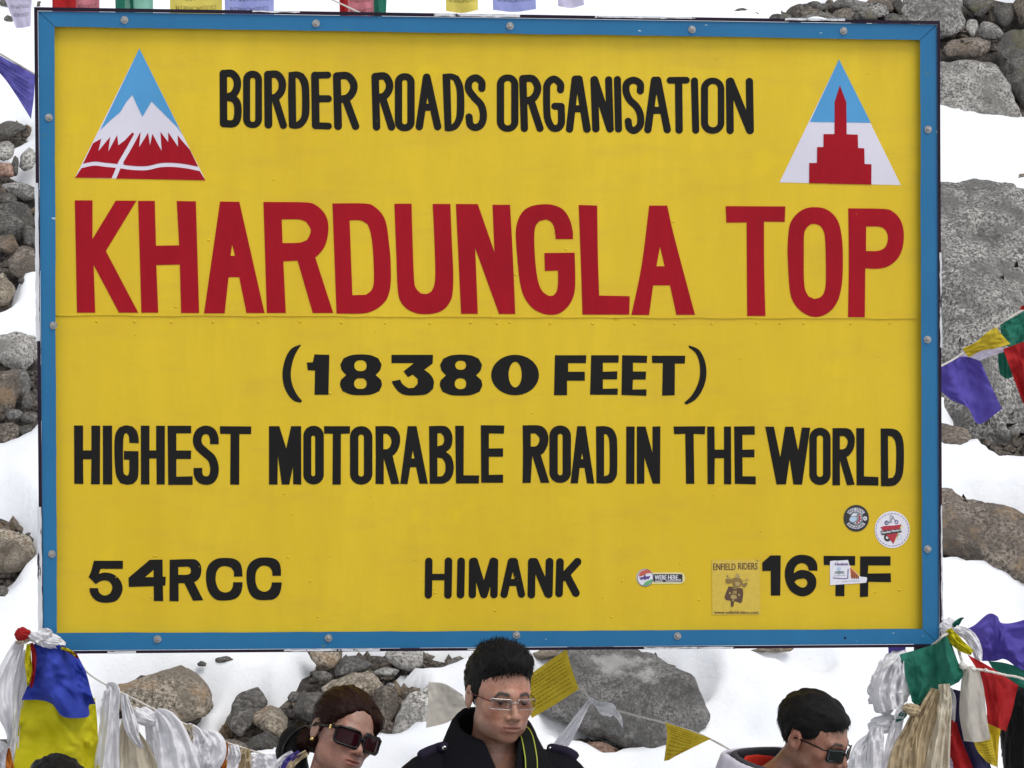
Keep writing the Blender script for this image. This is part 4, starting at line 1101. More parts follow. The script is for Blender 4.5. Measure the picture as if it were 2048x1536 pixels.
pl([[Z(p) for p in smooth_poly([(640, 330), (700, 330), (715, 430), (690, 490), (600, 540), (580, 515), (650, 470), (670, 410)])]], 'p_crimson', 2, s1)
for x, y in ((690, 352), (706, 406), (693, 466), (650, 508), (582, 522)): pl([[Z(p) for p in ell(x, y, 14, 14, 10)]], 'p_white', 3, s1)
pl([[Z(p) for p in ell(800, 420, 46, 48, 20)]], 'p_white', 1, s1)
text_on('MC', lambda s, t: Z((772 + 58 * s, 445 - 48 * t)), 'p_black', lay(2), s1)
# round white sticker with a motorcycle and a red triangle
s2 = pl([ell(1784.5, 1059.3, 35, 37)], 'p_white', 0, SIGN, 'round_sticker')
tag(s2, 'round white sticker with a red triangle and a motorcycle')
for i in range(30):
    a = i * 12
    pl([arc_band(1784.5, 1059.5, 32.0, 33.0, a, a + 8.5, 3)], 'p_violet', 1, s2, 'rim_dash')
VIEW = (1740, 1010, 17.067)
for nm, lp, mt, k in (('yellow_shadow', [(420, 730), (1140, 700), (880, 1230), (800, 1310)], 'p_cream', 1), ('red_triangle', [(360, 755), (500, 715), (780, 700), (1075, 660), (930, 1010), (800, 1330), (600, 1080), (440, 870)], 'p_crimson', 2)):
    pl([[Z(p) for p in lp]], mt, k, s2, nm)
pl([[Z(p) for p in ell(600, 1110, 125, 135)], [Z(p) for p in ell(590, 1110, 50, 55)]], 'p_black', 1, s2, 'wheel')
pl([[Z(p) for p in ell(1000, 1090, 85, 100)], [Z(p) for p in ell(1000, 1090, 66, 80)]], 'p_paleblue', 1, s2, 'wheel')
pl([[Z(p) for p in [(360, 885), (700, 850), (1040, 800), (1085, 930), (800, 970), (420, 1025), (380, 990)]]], 'p_black', 3, s2, 'name_band')
text_on('Mumbai Maniacs', lambda s, t: Z((395 + 660 * s, 985 - 105 * s - 75 * t)), 'p_white', lay(4), s2, 0.25)
pl([[Z(p) for p in ell(565, 607, 70, 78)], [Z(p) for p in ell(578, 607, 42, 48)]], 'p_violet', 1, s2, 'wheel')
pl([[Z(p) for p in ell(905, 580, 62, 72)], [Z(p) for p in ell(898, 580, 36, 44)]], 'p_violet', 1, s2, 'wheel')
def ln(pts, r, mat, k, par): pl([[Z(p) for p in l] for l in contour([(pts, r)], step=max(1.5, r / 3))], mat, k, par, 'printed_line')
ln([(560, 615), (720, 600), (750, 570), (700, 520), (800, 400), (700, 345), (680, 460)], 9, 'p_grey', 2, s2)
ln([(700, 530), (790, 410)], 22, 'p_grey', 3, s2)
ln([(790, 420), (890, 570)], 9, 'p_violet', 2, s2)
ln([(580, 590), (660, 585)], 26, 'p_grey', 3, s2)
# key-shaped sticker
VIEW = (1250, 1080, 6.827)
s3 = pl([[Z(p) for p in l] for l in contour([([(272, 513), (273, 514)], 120), ([(330, 522), (745, 520)], 78)], step=4)], 'p_cream', 0, SIGN, 'key_shaped_sticker')
tag(s3, 'key-shaped sticker with a round badge and a black name bar')
pl([[Z(p) for p in ell(276, 515, 112, 120)]], 'p_violet', 1, s3, 'badge_ring')
pl([[Z(p) for p in ell(276, 515, 104, 111)]], 'p_white', 2, s3, 'badge_disc')
pl([[Z(p) for p in smooth_poly([(185, 480), (220, 430), (290, 408), (345, 425), (365, 450), (300, 455), (260, 480), (200, 500)])]], 'p_saffron', 3, s3, 'badge_stripe')
pl([[Z(p) for p in smooth_poly([(240, 615), (290, 570), (375, 530), (365, 570), (320, 610), (280, 622)])]], 'p_green', 3, s3, 'badge_stripe')
pl([[Z(p) for p in [(200, 515), (255, 500), (272, 465), (288, 500), (350, 490), (320, 535), (290, 530), (272, 550), (255, 530), (215, 545)]]], 'p_violet', 4, s3, 'winged_star')
pl([[Z(p) for p in rbox(388, 784, 466, 573, 14)]], 'p_black', 1, s3, 'name_bar')
text_on('WERE HERE...', lambda s, t: Z((407 + 355 * s, 543 - 62 * t)), 'p_white', lay(2), s3, 0.35)
pl([[Z(p) for p in [(407, 556), (515, 556), (515, 566), (407, 566)]]], 'p_white', 2, s3, 'underline')
pl([[Z(p) for p in [(555, 555), (768, 553), (768, 563), (555, 565)]]], 'p_white', 2, s3, 'underline')
# clear sticker with a rider seen from behind
VIEW = (1410, 1105, 11.375)
s4 = pl([[Z(p) for p in [(150, 165), (1245, 160), (1262, 1410), (165, 1420)]]], 'p_clear', 0, SIGN, 'square_sticker')
tag(s4, 'square see-through sticker of a motorcycle rider seen from behind')
text_on('ENFIELD', lambda s, t: Z((190 + 505 * s, 400 - 150 * t)), 'p_brown', lay(1), s4, 0.3)
text_on('RIDERS', lambda s, t: Z((757 + 438 * s, 388 - 155 * t)), 'p_brown', lay(1), s4, 0.3)
text_on('TM', lambda s, t: Z((1150 + 65 * s, 205 - 40 * t)), 'p_brown', lay(1), s4)
text_on('www.enfieldriders.com', lambda s, t: Z((210 + 1003 * s, 1396 - 72 * t)), 'p_brown', lay(1), s4, 0.25)
def shp(pts, mat, k, nm='printed_shape', sm=True): pl([[Z(p) for p in (smooth_poly(pts) if sm else pts)]], mat, k, s4, nm)
shp([(540, 765), (860, 820), (870, 960), (845, 1120), (800, 1160), (740, 1130), (660, 1110), (590, 1100), (480, 1085), (440, 1030), (470, 930)], 'p_brown', 1, 'saddle_bags')
shp([(585, 1090), (665, 1110), (650, 1220), (615, 1245), (590, 1220)], 'p_brown', 2, 'rear_wheel')
shp([(600, 610), (660, 575), (780, 580), (840, 620), (850, 670), (800, 790), (640, 770), (610, 690)], 'p_olive', 2, 'jacket')
shp([(470, 620), (500, 585), (570, 610), (610, 650), (590, 700), (520, 715), (470, 680)], 'p_olive', 3, 'sleeve')
shp([(840, 660), (880, 720), (920, 680), (970, 690), (950, 750), (890, 800), (830, 750)], 'p_olive', 3, 'sleeve')
shp([(690, 545), (700, 495), (740, 475), (785, 500), (790, 560), (740, 580), (700, 570)], 'p_olive_light', 3, 'helmet')
shp([(680, 680), (740, 660), (800, 690), (780, 770), (700, 760)], 'p_olive_light', 4)
shp([(585, 975), (640, 960), (720, 985), (725, 1050), (650, 1060), (582, 1040)], 'p_olive_light', 4, 'number_plate')
shp([(625, 870), (725, 860), (720, 950), (620, 950)], 'p_olive', 3, sm=False)
for x, y in ((510, 530), (960, 615)): pl([[Z(p) for p in ell(x, y, 28, 24, 14)]], 'p_olive_light', 2, s4, 'mirror')
for x, y in ((565, 925), (775, 965), (640, 1085)): pl([[Z(p) for p in ell(x, y, 22, 26, 12)]], 'p_olive_light', 4, s4, 'lamp')
ln([(505, 540), (600, 600)], 7, 'p_olive_light', 2, s4)
ln([(860, 650), (950, 625)], 7, 'p_olive_light', 2, s4)
for y in (815, 890, 920): ln([(645, y), (715, y + 6)], 8, 'p_olive_light', 4, s4)
# torn white sticker over the T and F
VIEW = (1640, 1100, 17.067)
s5 = pl([[Z(p) for p in [(342, 378), (535, 355), (545, 368), (955, 342), (1000, 500), (1045, 590), (1160, 700), (1290, 830), (1375, 905), (1480, 920), (1590, 925), (1610, 980), (1575, 1115), (1360, 1135), (860, 1165), (345, 1200)]]], 'p_white', 0.6, SIGN, 'torn_sticker')
tag(s5, 'torn white sticker with orange stripes stuck over two black letters')
text_on('Hindusta', lambda s, t: Z((515 + 455 * s, 530 - 12 * s - 95 * t)), 'p_violet', lay(2), s5, 0.3)
pl([[Z(p) for p in [(1025, 605), (1060, 610), (1330, 890), (1330, 960), (1060, 955)]]], 'p_orange', 1.6, s5, 'orange_patch')
for i in range(4):
    x = 1085 + i * 70
    pl([[Z(p) for p in [(x, 700 + i * 55), (x + 22, 715 + i * 58), (x + 32, 985), (x + 2, 985)]]], 'p_black', 2.6, s5, 'dark_stripe')
ln([(450, 955), (880, 985), (950, 960), (960, 660)], 15, 'p_violet', 1.6, s5)
pl([[Z(p) for p in smooth_poly([(490, 830), (530, 730), (600, 720), (640, 700), (720, 720), (840, 720), (800, 790), (850, 830), (740, 800), (640, 840), (570, 790)])]], 'p_grey', 1.6, s5, 'winged_crest')
pl([[Z(p) for p in ell(640, 640, 80, 60, 18)]], 'p_paleblue', 1.6, s5, 'crest_top')
for y, x0, x1 in ((880, 490, 850), (1085, 770, 940), (1060, 970, 1350)): ln([(x0, y), (x1, y - 8)], 7, 'p_grey', 1.6, s5)
# ------------------------------------------------------------------ posts
def tube(pts, r, n=8, caps=True):
    P = np.array(pts, float)
    T = np.gradient(P, axis=0); T /= np.linalg.norm(T, axis=1)[:, None] + 1e-12
    ref = np.array([0, 0, 1.0]) if abs(T[0][2]) < 0.9 else np.array([0, 1.0, 0])
    V, Fc = [], []
    rr = r if hasattr(r, '__len__') else [r] * len(P)
    for i in range(len(P)):
        a = np.cross(T[i], ref); a /= np.linalg.norm(a) + 1e-12
        b = np.cross(a, T[i])
        for k in range(n):
            t = 2 * math.pi * k / n
            V.append(P[i] + (a * math.cos(t) + b * math.sin(t)) * rr[i])
    for i in range(len(P) - 1):
        for k in range(n):
            j = (k + 1) % n
            Fc.append((i * n + k, i * n + j, (i + 1) * n + j, (i + 1) * n + k))
    if caps:
        Fc.append(list(range(n))[::-1]); Fc.append([(len(P) - 1) * n + k for k in range(n)])
    return np.array(V), Fc
for u in (110, 1852):
    x = at(u, 768, 0.085)[0]
    V, Fc = tube([(x, 0.085, z) for z in (-0.3, 0.6, 1.6, 2.6, 3.45)], 0.038, 14)
    mesh('post', V, Fc, M['rim'], SIGN, smooth=True)
# ------------------------------------------------------------------ cloth: flags, scarves, cords
def resample(pts, n):
    P = [np.array(p, float) for p in pts]
    if len(P) == 2:
        return np.array([P[0] + (P[1] - P[0]) * t for t in np.linspace(0, 1, n)])
    out = []
    m_ = len(P) - 1
    for t in np.linspace(0, m_, n):
        i = min(int(t), m_ - 1)
        f = t - i
        p1, p2 = P[i], P[i + 1]
        p0 = P[i - 1] if i > 0 else p1 * 2 - p2
        p3 = P[i + 2] if i + 2 <= m_ else p2 * 2 - p1
        out.append(0.5 * (2 * p1 + (p2 - p0) * f + (2 * p0 - 5 * p1 + 4 * p2 - p3) * f * f + (3 * p1 - p0 - 3 * p2 + p3) * f ** 3))
    return np.array(out)
CN = [0]
def grid_faces(nu, nv):
    i = np.arange(nu * nv).reshape(nv, nu)
    return np.stack([i[:-1, :-1], i[:-1, 1:], i[1:, 1:], i[1:, :-1]], -1).reshape(-1, 4)
def sheet(name, rows, mat, parent=None, Y=0.0, nu=34, nv=34, pleat=(3, 0.008, 0.0), wav=0.008, freq=7.0, hang=0.0):
    """a piece of cloth through rows of picture points (u, v[, dY])"""
    CN[0] += 1
    sd = CN[0]
    R = [resample([(p[0], p[1], (p[2] if len(p) > 2 else 0.0)) for p in r], nu) for r in rows]
    Gd = np.stack([resample([r[k] for r in R], nv) for k in range(nu)], 1)          # nv, nu, 3
    s = np.linspace(0, 1, nu)[None, :]
    t = np.linspace(0, 1, nv)[:, None]
    V = np.zeros((nv, nu, 3))
    ph = pleat[2] + 0.9 * vnoise(t * 2.5 + sd, 0 * t + 3.3, 0 * t, 3)
    d = pleat[1] * np.sin(2 * math.pi * pleat[0] * s + ph) * (0.45 + 0.55 * np.minimum(1, t * 1.6 + hang))
    d = d + wav * fbm(s * freq * 0.6 + sd * 5, t * freq * 0.6, 0 * s + 0.5, 3, 7) + 0.35 * wav * (1 - np.abs(vnoise((s + t) * freq + sd, (s - t * 0.6) * freq * 0.7, 0.5, 9)) * 2)
    for j in range(nv):
        for i in range(nu):
            u, v, dy = Gd[j, i]
            V[j, i] = at(u, v, Y + dy + float(d[j, i]))
    uv = np.stack([np.broadcast_to(s, (nv, nu)), np.broadcast_to(1 - t, (nv, nu))], -1).reshape(-1, 2)
    return mesh(name, V.reshape(-1, 3), grid_faces(nu, nv), M[mat], parent, smooth=True, uv=uv)
def scarf(name, path, mat, Y=0.0, np_=3.0, amp=0.012, bulge=0.02, label=None, group=None, parent=None, nu=44, nv=56, wav=0.011):
    """a gathered, hanging length of cloth: path of (u, v, half width[, dY])"""
    CN[0] += 1
    sd = CN[0]
    P = resample([(p[0], p[1], p[2], p[3] if len(p) > 3 else 0.0) for p in path], nv)
    T = np.gradient(P[:, :2], axis=0); T /= np.linalg.norm(T, axis=1)[:, None] + 1e-9
    Nn = np.stack([T[:, 1], -T[:, 0]], 1)
    V = np.zeros((nv, nu, 3))
    s = np.linspace(-1, 1, nu)
    for j in range(nv):
        t = j / (nv - 1)
        w = P[j, 2]
        ph = 1.3 * vnoise(t * 2.2, sd, 0.3, 5) + sd
        tri = lambda a: 2 / math.pi * np.arcsin(np.sin(a) * 0.985)
        prof = tri(s * math.pi * np_ + ph) + 0.55 * tri(s * math.pi * np_ * 2.3 + ph * 2 + 2.5 * t) + 0.3 * tri(s * 4 + t * 17 + sd) * vnoise(t * 5, sd, 2.0, 6)
        k = amp * min(1.0, 0.35 + w / 30.0)
        dep = P[j, 3] - bulge * np.sqrt(np.maximum(0, 1 - s * s)) * min(1.2, w / 20.0) + k * prof + wav * (fbm(s * 3 + sd, t * 6 + 0 * s, 0 * s + sd, 3, 3) - 0.45 * np.abs(vnoise(s * 3.5 + t * 4 + sd, t * 9 + 0 * s, 0 * s, 15)))
        side = 1.0 + 0.05 * vnoise(t * 6, sd, 1.0, 4)
        for i in range(nu):
            u = P[j, 0] + Nn[j, 0] * s[i] * w * side
            v = P[j, 1] + Nn[j, 1] * s[i] * w * side
            V[j, i] = at(u, v, Y + float(dep[i]))
    uv = np.stack(np.meshgrid((s + 1) / 2, np.linspace(1, 0, nv)), -1).reshape(-1, 2)
    o = mesh(name, V.reshape(-1, 3), grid_faces(nu, nv), M[mat], parent, smooth=True, uv=uv)
    if label: tag(o, label, 'scarf', group)
    return o
def crumple(name, cu, cv, ru, rv, mat, Y, ang=0.0, depth=0.05, label=None, cat='scarf', parent=None, amp=0.24, sub=5, fr=1.7):
    CN[0] += 1
    sd = CN[0]
    bm = bmesh.new()
    bmesh.ops.create_icosphere(bm, subdivisions=sub, radius=1.0)
    V = np.array([v.co for v in bm.verts]); Fc = [[v.index for v in f.verts] for f in bm.faces]
    bm.free()
    q = V * np.array((0.6, 1.0, 2.0)) * fr + sd * 2.1
    r = 1 + amp * (0.7 * fbm(q[:, 0], q[:, 1], q[:, 2], 2, 3) - 0.9 * (np.abs(vnoise(q[:, 0] * 1.5, q[:, 1] * 1.5, q[:, 2] * 1.5, 8))) + 0.35
                   - 0.2 * np.abs(vnoise(q[:, 0] * 3.1, q[:, 1] * 3.1, q[:, 2] * 3.1, 12)))
    V = V * r[:, None]
    ca, sa = math.cos(ang), math.sin(ang)
    out = []
    for x, y, z in V:
        a, b = x * ru, -z * rv
        out.append(at(cu + a * ca - b * sa, cv + a * sa + b * ca, Y + y * depth))
    o = mesh(name, np.array(out), Fc, M[mat], parent, smooth=True)
    if label: tag(o, label, cat)
    return o
def cord(name, pts, r, mat, parent=None, n=6, twist=True):
    P = np.array([at(u, v, y) for u, v, y in resample(pts, 14 * (len(pts) - 1) + 1)])
    rr = [r * (1 + 0.12 * math.sin(i * 1.7)) for i in range(len(P))] if twist else r
    V, Fc = tube(P, rr, n)
    return mesh(name, V, Fc, M[mat], parent, smooth=True)

# ---- lines of prayer flags high behind the sign, running from the hillside on one side to the other
def flag_line(label, loc, items, cpts, rad=0.003):
    root = empty('prayer_flag_string', loc)
    tag(root, label, 'prayer flags', 'strings of prayer flags')
    cord('cord', cpts, rad, 'cord', root)
    for it in items:
        sheet('flag', it[1], it[0], root, **it[2])
    return root
YT = 3.0
def hang_flag(mat, x0, x1, vb, lean=0.0, top=-96, **kw):
    w = x1 - x0
    return (mat, [[(x0 + 2, top), (x0 + w * 0.5, top + 3), (x1 - 2, top)], [(x0 + lean * 0.5, top * 0.45), (x0 + w * .5 + lean * .5, top * 0.45), (x1 + lean * .5, top * 0.45)], [(x0 + lean, vb), (x0 + w * 0.5 + lean, vb + 4), (x1 + lean, vb - 2)]],
            dict(Y=YT, nu=18, nv=18, pleat=(1.3, 0.012, rnd.random() * 6), wav=0.01))
flag_line('long string of faded prayer flags hanging behind the top edge of the sign', at(700, -90, YT), [
    hang_flag('c_red', 103, 150, 40, 2), hang_flag('c_pink', 150, 198, 40, 1), hang_flag('c_green', 226, 262, 46, 6), hang_flag('c_palegreen', 250, 306, 44, 0), hang_flag('c_paleyellow', 340, 444, 46, 0),
    hang_flag('c_paleblue', 448, 546, 50, 2), hang_flag('c_red', 676, 698, 56, 4), hang_flag('c_pink', 694, 746, 56, 2), hang_flag('c_green', 748, 778, 30, -6), hang_flag('c_paleyellow', 890, 954, 22, 2), hang_flag('c_paleblue', 982, 1068, 20, 4), hang_flag('c_lilac_print', 1112, 1164, 12, 4)],
    [(-900, -20, 4.6), (-300, -70, 3.4), (100, -95, 3.0), (600, -96, 3.0), (1164, -96, 3.0), (1800, -80, 4.0), (2500, -60, 5.9)])
flag_line('pale lilac printed flag hanging on a cord by the top corner of the sign', at(30, -60, 1.6),
          [('c_lilac_print', [[(-4, -80), (30, -80), (64, -78)], [(4, -20), (36, -20), (64, -20)], [(32, 56), (48, 55), (61, 52)]], dict(Y=1.6, nu=20, nv=20, pleat=(1, 0.008, 0), wav=0.008))],
          [(-700, -10, 4.0), (-100, -75, 1.7), (64, -80, 1.6), (500, -60, 1.9), (900, 120, 3.4), (1000, 200, 4.2)])
flag_line('blue flag blowing out sideways from behind the edge of the sign', at(30, 150, 0.5),
          [('c_violet_print', [[(-70, 72), (0, 111), (70, 150)], [(-40, 108), (20, 158), (68, 192)], [(-6, 134), (32, 190), (62, 238)]], dict(Y=0.5, nu=26, nv=26, pleat=(1.5, 0.012, 1), wav=0.014))],
          [(-800, -160, 3.2), (-300, -30, 1.4), (-70, 70, 0.5), (70, 148, 0.5), (120, 170, 0.12)])
YR = 0.55
root = flag_line('string of violet, yellow, green and red flags beside the huge boulder', at(1960, 720, YR), [
    ('c_violet', [[(1876, 738), (1903, 720), (1930, 713), (1961, 722)], [(1878, 776), (1912, 778), (1944, 766), (1982, 770)], [(1902, 800), (1936, 816), (1958, 848), (2004, 818)]], dict(Y=YR - 0.03, nu=36, nv=36, pleat=(1.4, 0.02, 2), wav=0.012)),
    ('c_lilac_print', [[(1896, 724), (1930, 703), (1970, 694), (2008, 694)], [(1904, 732), (1950, 724), (1980, 712), (2008, 704)]], dict(Y=YR, nu=24, nv=8, pleat=(0, 0, 0), wav=0.004)),
    ('c_yellow_print', [[(1925, 697), (1952, 684), (1972, 666), (1992, 654)], [(1930, 706), (1958, 694), (1984, 682), (2006, 672)], [(1938, 715), (1962, 702), (1990, 697), (2021, 688)]], dict(Y=YR - 0.045, nu=26, nv=22, pleat=(1, 0.006, 0), wav=0.008)),
    ('c_green', [[(2000, 650), (2024, 636), (2070, 612)], [(2002, 668), (2026, 660), (2056, 650)], [(2008, 690), (2024, 694), (2046, 688)]], dict(Y=YR - 0.01, pleat=(1.5, 0.008, 1), wav=0.01)),
    ('c_green', [[(1997, 696), (2010, 697), (2024, 699)], [(1996, 722), (2010, 724), (2024, 726)], [(2000, 748), (2012, 757), (2026, 754)]], dict(Y=YR + 0.02, nu=16, nv=16, wav=0.006)),
    ('c_red', [[(2006, 698), (2040, 686), (2090, 668)], [(2018, 730), (2046, 722), (2086, 712)], [(2030, 764), (2050, 770), (2084, 760)], [(2046, 806), (2058, 816), (2080, 808)]], dict(Y=YR - 0.06, pleat=(1.2, 0.015, 0), wav=0.012)),
    ('c_red', [[(2040, 614), (2064, 604), (2100, 590)], [(2042, 620), (2066, 618), (2100, 612)]], dict(Y=YR, nu=12, nv=8, wav=0.004))],
    [(1840, 750, 0.12), (1890, 728, YR * 0.6), (1926, 706, YR), (1992, 655, YR), (2060, 612, YR + 0.1), (2300, 480, 1.6), (2600, 330, 3.7)])
# ---- lower string between the rocks
YM = 0.5
flag_line('cord with two yellow printed flags below the middle of the sign', at(1200, 1420, YM), [
    ('c_yellow_print', [[(1036, 1366), (1088, 1329), (1133, 1298)], [(1044, 1398), (1098, 1364), (1143, 1336)], [(1064, 1436), (1110, 1409), (1158, 1378)]], dict(Y=YM - 0.02, nu=40, nv=34, pleat=(0.8, 0.008, 0), wav=0.008)),
    ('c_yellow_print', [[(1331, 1445), (1362, 1455), (1423, 1477)], [(1334, 1472), (1362, 1481), (1394, 1491)], [(1328, 1522), (1338, 1520), (1350, 1513)]], dict(Y=YM - 0.02, nu=28, nv=28, pleat=(1.2, 0.012, 1), wav=0.012))],
    [(985, 2000, 1.0), (995, 1560, 0.7), (1010, 1440, 0.55), (1040, 1366, 0.52), (1085, 1352, YM), (1158, 1377, YM), (1180, 1396, YM), (1206, 1413, YM), (1260, 1428, YM), (1332, 1447, YM), (1424, 1480, 0.7), (1560, 1560, 1.4)], 0.0032)
scarf('khata_scarf', [(1179, 1402, 3), (1160, 1432, 8), (1136, 1470, 12), (1108, 1512, 15), (1096, 1550, 16)], 'c_white', YM - 0.05, 1.5, 0.008, 0.01, 'narrow white scarf tied on the cord above the dark jacket shoulder')
kn = crumple('khata_scarf', 1212, 1418, 20, 13, 'c_white', YM - 0.04, 0.35, 0.03, 'knotted scrap of white cloth on the cord over the big boulder')
scarf('tail', [(1222, 1420, 7), (1238, 1434, 5), (1246, 1456, 1)], 'c_white', YM - 0.05, 1.5, 0.006, 0.006, parent=kn, nv=16, nu=12)
scarf('tail', [(1200, 1412, 5), (1186, 1402, 5), (1178, 1396, 3)], 'c_white', YM - 0.04, 1.5, 0.006, 0.006, parent=kn, nv=16, nu=12)
pf = sheet('fallen_flag', [[(857, 1364), (890, 1368), (926, 1390)], [(856, 1405), (890, 1410), (932, 1414)], [(852, 1456), (892, 1446), (922, 1428)]], 'c_offwhite', Y=2.28, nu=20, nv=20, pleat=(0.7, 0.02, 0), wav=0.01)
tag(pf, 'plain off-white cloth lying over the large pale granite rock', 'flag')

# ---- bundle on the left post
YL = -0.09
fl = empty('hanging_flag', at(110, 1300, YL))
tag(fl, 'bright blue and yellow flag tied below the lower corner of the sign', 'flag')
sheet('blue_half', [[(66, 1288, 0.02), (92, 1284, 0), (122, 1290, 0), (153, 1306, 0.03)], [(63, 1326, 0), (94, 1322, -.03), (134, 1332, -.02), (172, 1345, 0.02)], [(55, 1370, 0), (92, 1366, -.04), (140, 1372, -.02), (183, 1385, 0.02)],
                    [(43, 1400, 0), (78, 1400, -.03), (104, 1408, -.035), (124, 1432, -.045), (152, 1436, -.045), (177, 1432, -.03), (178, 1411, 0.0), (191, 1408, 0.02)]], 'c_blue', fl, YL - 0.03, 60, 48, (1.6, 0.02, 0.4), 0.03, 5)
sheet('yellow_half', [[(46, 1392, 0), (90, 1392, -.02), (140, 1396, 0), (190, 1396, 0.03)], [(40, 1430, 0), (84, 1430, -.01), (128, 1440, -.035), (160, 1440, 0.0), (194, 1436, 0.03)], [(35, 1470, 0), (90, 1474, -.005), (140, 1476, -.04), (168, 1478, .01), (196, 1474, 0.02)],
                      [(30, 1510, 0), (90, 1512, 0), (148, 1512, -.035), (174, 1512, .01), (198, 1512, 0.02)], [(22, 1580, 0), (90, 1580, 0), (156, 1580, -.02), (198, 1580, 0.02)]], 'c_bright_yellow', fl, YL, 60, 48, (1.2, 0.010, 1.2), 0.018, 6)
scarf('red_ribbon', [(62, 1286, 4), (68, 1310, 5), (66, 1350, 4), (62, 1376, 2)], 'c_red', YL - 0.05, 1, 0.002, 0.004, parent=fl, nu=10, nv=20)
scarf('yellow_ribbon', [(57, 1288, 4), (56, 1320, 7), (58, 1350, 6), (56, 1372, 2)], 'c_bright_yellow', YL - 0.055, 1, 0.002, 0.004, parent=fl, nu=10, nv=20)
scarf('red_ribbon', [(128, 1296, 3), (145, 1306, 4), (156, 1316, 2)], 'c_red', YL - 0.05, 1, 0.002, 0.004, parent=fl, nu=10, nv=14)
scarf('yellow_ribbon', [(122, 1296, 3), (140, 1302, 3), (152, 1312, 2)], 'c_bright_yellow', YL - 0.055, 1, 0.002, 0.004, parent=fl, nu=10, nv=14)
wk = crumple('khata_scarf', 94, 1280, 36, 15, 'c_white', YL - 0.03, 0.22, 0.045, 'white scarf knotted over the top of the blue and yellow flag')
scarf('corner_fold', [(78, 1288, 12), (92, 1270, 16), (104, 1262, 4)], 'c_white', YL - 0.06, 1.2, 0.006, 0.012, parent=wk, nu=16, nv=18)
rk = crumple('red_scarf', 46, 1270, 17, 14, 'c_red', YL - 0.01, 0.1, 0.03, 'small red cloth knotted beside the white knot on the post')
scarf('cream_hem', [(31, 1284, 3), (46, 1285, 4), (58, 1280, 3)], 'c_cream', YL - 0.03, 1, 0.002, 0.006, parent=rk, nu=10, nv=14)
scarf('khata_scarf', [(40, 1284, 9), (26, 1320, 18), (14, 1370, 26), (14, 1420, 22), (20, 1462, 9), (19, 1490, 4)], 'c_white', YL + 0.01, 1.8, 0.014, 0.03, 'white scarf bunched to the outside of the blue and yellow flag')
scarf('khata_scarf', [(52, 1300, 5), (48, 1340, 10), (40, 1400, 12), (33, 1460, 10), (28, 1510, 13), (24, 1570, 16)], 'c_white', YL + 0.03, 1.5, 0.01, 0.02, 'white scarf hanging straight along the edge of the yellow cloth')
scarf('khata_scarf', [(-20, 1486, 10), (4, 1500, 16), (12, 1530, 18), (14, 1575, 18)], 'c_white', YL + 0.06, 1.5, 0.01, 0.02, 'low white scarf end beside the orange ribbon')
scarf('orange_ribbon', [(18, 1496, 2), (18, 1515, 6), (20, 1545, 9), (20, 1580, 9)], 'c_orange', YL - 0.01, 1, 0.004, 0.006, 'narrow orange ribbon between hanging white scarves', nu=14, nv=20)
scarf('maroon_cloth', [(2, 1488, 8), (2, 1510, 12), (0, 1580, 16)], 'c_maroon', YL + 0.08, 1, 0.006, 0.01, 'dark maroon cloth behind the low white scarf end', nu=14, nv=20)
# ---- cord with white scarves running off the left post
sc = cord('scarf_cord', [(92, 1284, YL), (150, 1316, YL + 0.01), (176, 1346, YL + 0.02), (213, 1370, YL + 0.03), (265, 1396, YL + 0.05), (320, 1424, YL + 0.06), (380, 1452, YL + 0.08), (440, 1480, 0.0), (500, 1500, 0.02), (580, 1526, 0.04), (700, 1570, 0.08), (1000, 1680, 0.2), (1300, 1900, 0.5), (1400, 2100, 1.0)], 0.0028, 'cord')
tag(sc, 'thin cord sagging from the flagged post, hung with white scarves', 'cord')
SG = 'scarves hung along the sagging cord'
scarf('khata_scarf', [(214, 1367, 4), (224, 1380, 16), (220, 1420, 18), (218, 1470, 22), (214, 1530, 26), (212, 1590, 30)], 'c_white', YL + 0.015, 1.6, 0.016, 0.02, 'first white scarf on the cord, next to the yellow cloth')
scarf('khata_scarf', [(248, 1388, 6), (252, 1410, 10), (262, 1450, 14), (270, 1476, 9), (284, 1496, 4)], 'c_white', YL - 0.02, 2, 0.012, 0.025, 'twisted white scarf rolled up just below the cord')
scarf('khata_scarf', [(262, 1410, 8), (256, 1450, 16), (262, 1500, 38), (268, 1560, 56), (270, 1600, 60)], 'c_cream', YL + 0.035, 2.5, 0.014, 0.02, 'wide cream scarf falling behind the twisted white one')
kk = crumple('khata_scarf', 290, 1434, 26, 18, 'c_white', YL + 0.02, 0.5, 0.04, 'white scarf tied in a loose knot on the cord')
scarf('tail', [(300, 1450, 10), (304, 1490, 11), (306, 1540, 12), (304, 1590, 13)], 'c_white', YL + 0.05, 1.4, 0.01, 0.012, parent=kk)
scarf('khata_scarf', [(312, 1420, 6), (330, 1440, 22), (346, 1480, 34), (356, 1530, 44), (362, 1590, 50)], 'c_white', YL + 0.01, 2.2, 0.014, 0.025, 'broad white scarf with a long crease beside the knotted one')
scarf('khata_scarf', [(372, 1450, 8), (384, 1470, 22), (392, 1510, 30), (394, 1570, 34)], 'c_white', YL + 0.06, 2, 0.012, 0.02, 'white scarf folded over the cord before the yellowed band')
scarf('khata_scarf', [(376, 1448, 10), (376, 1462, 9), (382, 1482, 6)], 'c_cream', YL + 0.03, 1.2, 0.004, 0.012, 'short yellowed band wrapped around the cord')
scarf('khata_scarf', [(410, 1466, 10), (422, 1482, 24), (426, 1506, 26), (416, 1540, 20), (414, 1580, 20)], 'c_white', YL + 0.055, 1.6, 0.012, 0.03, 'puffed white scarf before the orange tie')
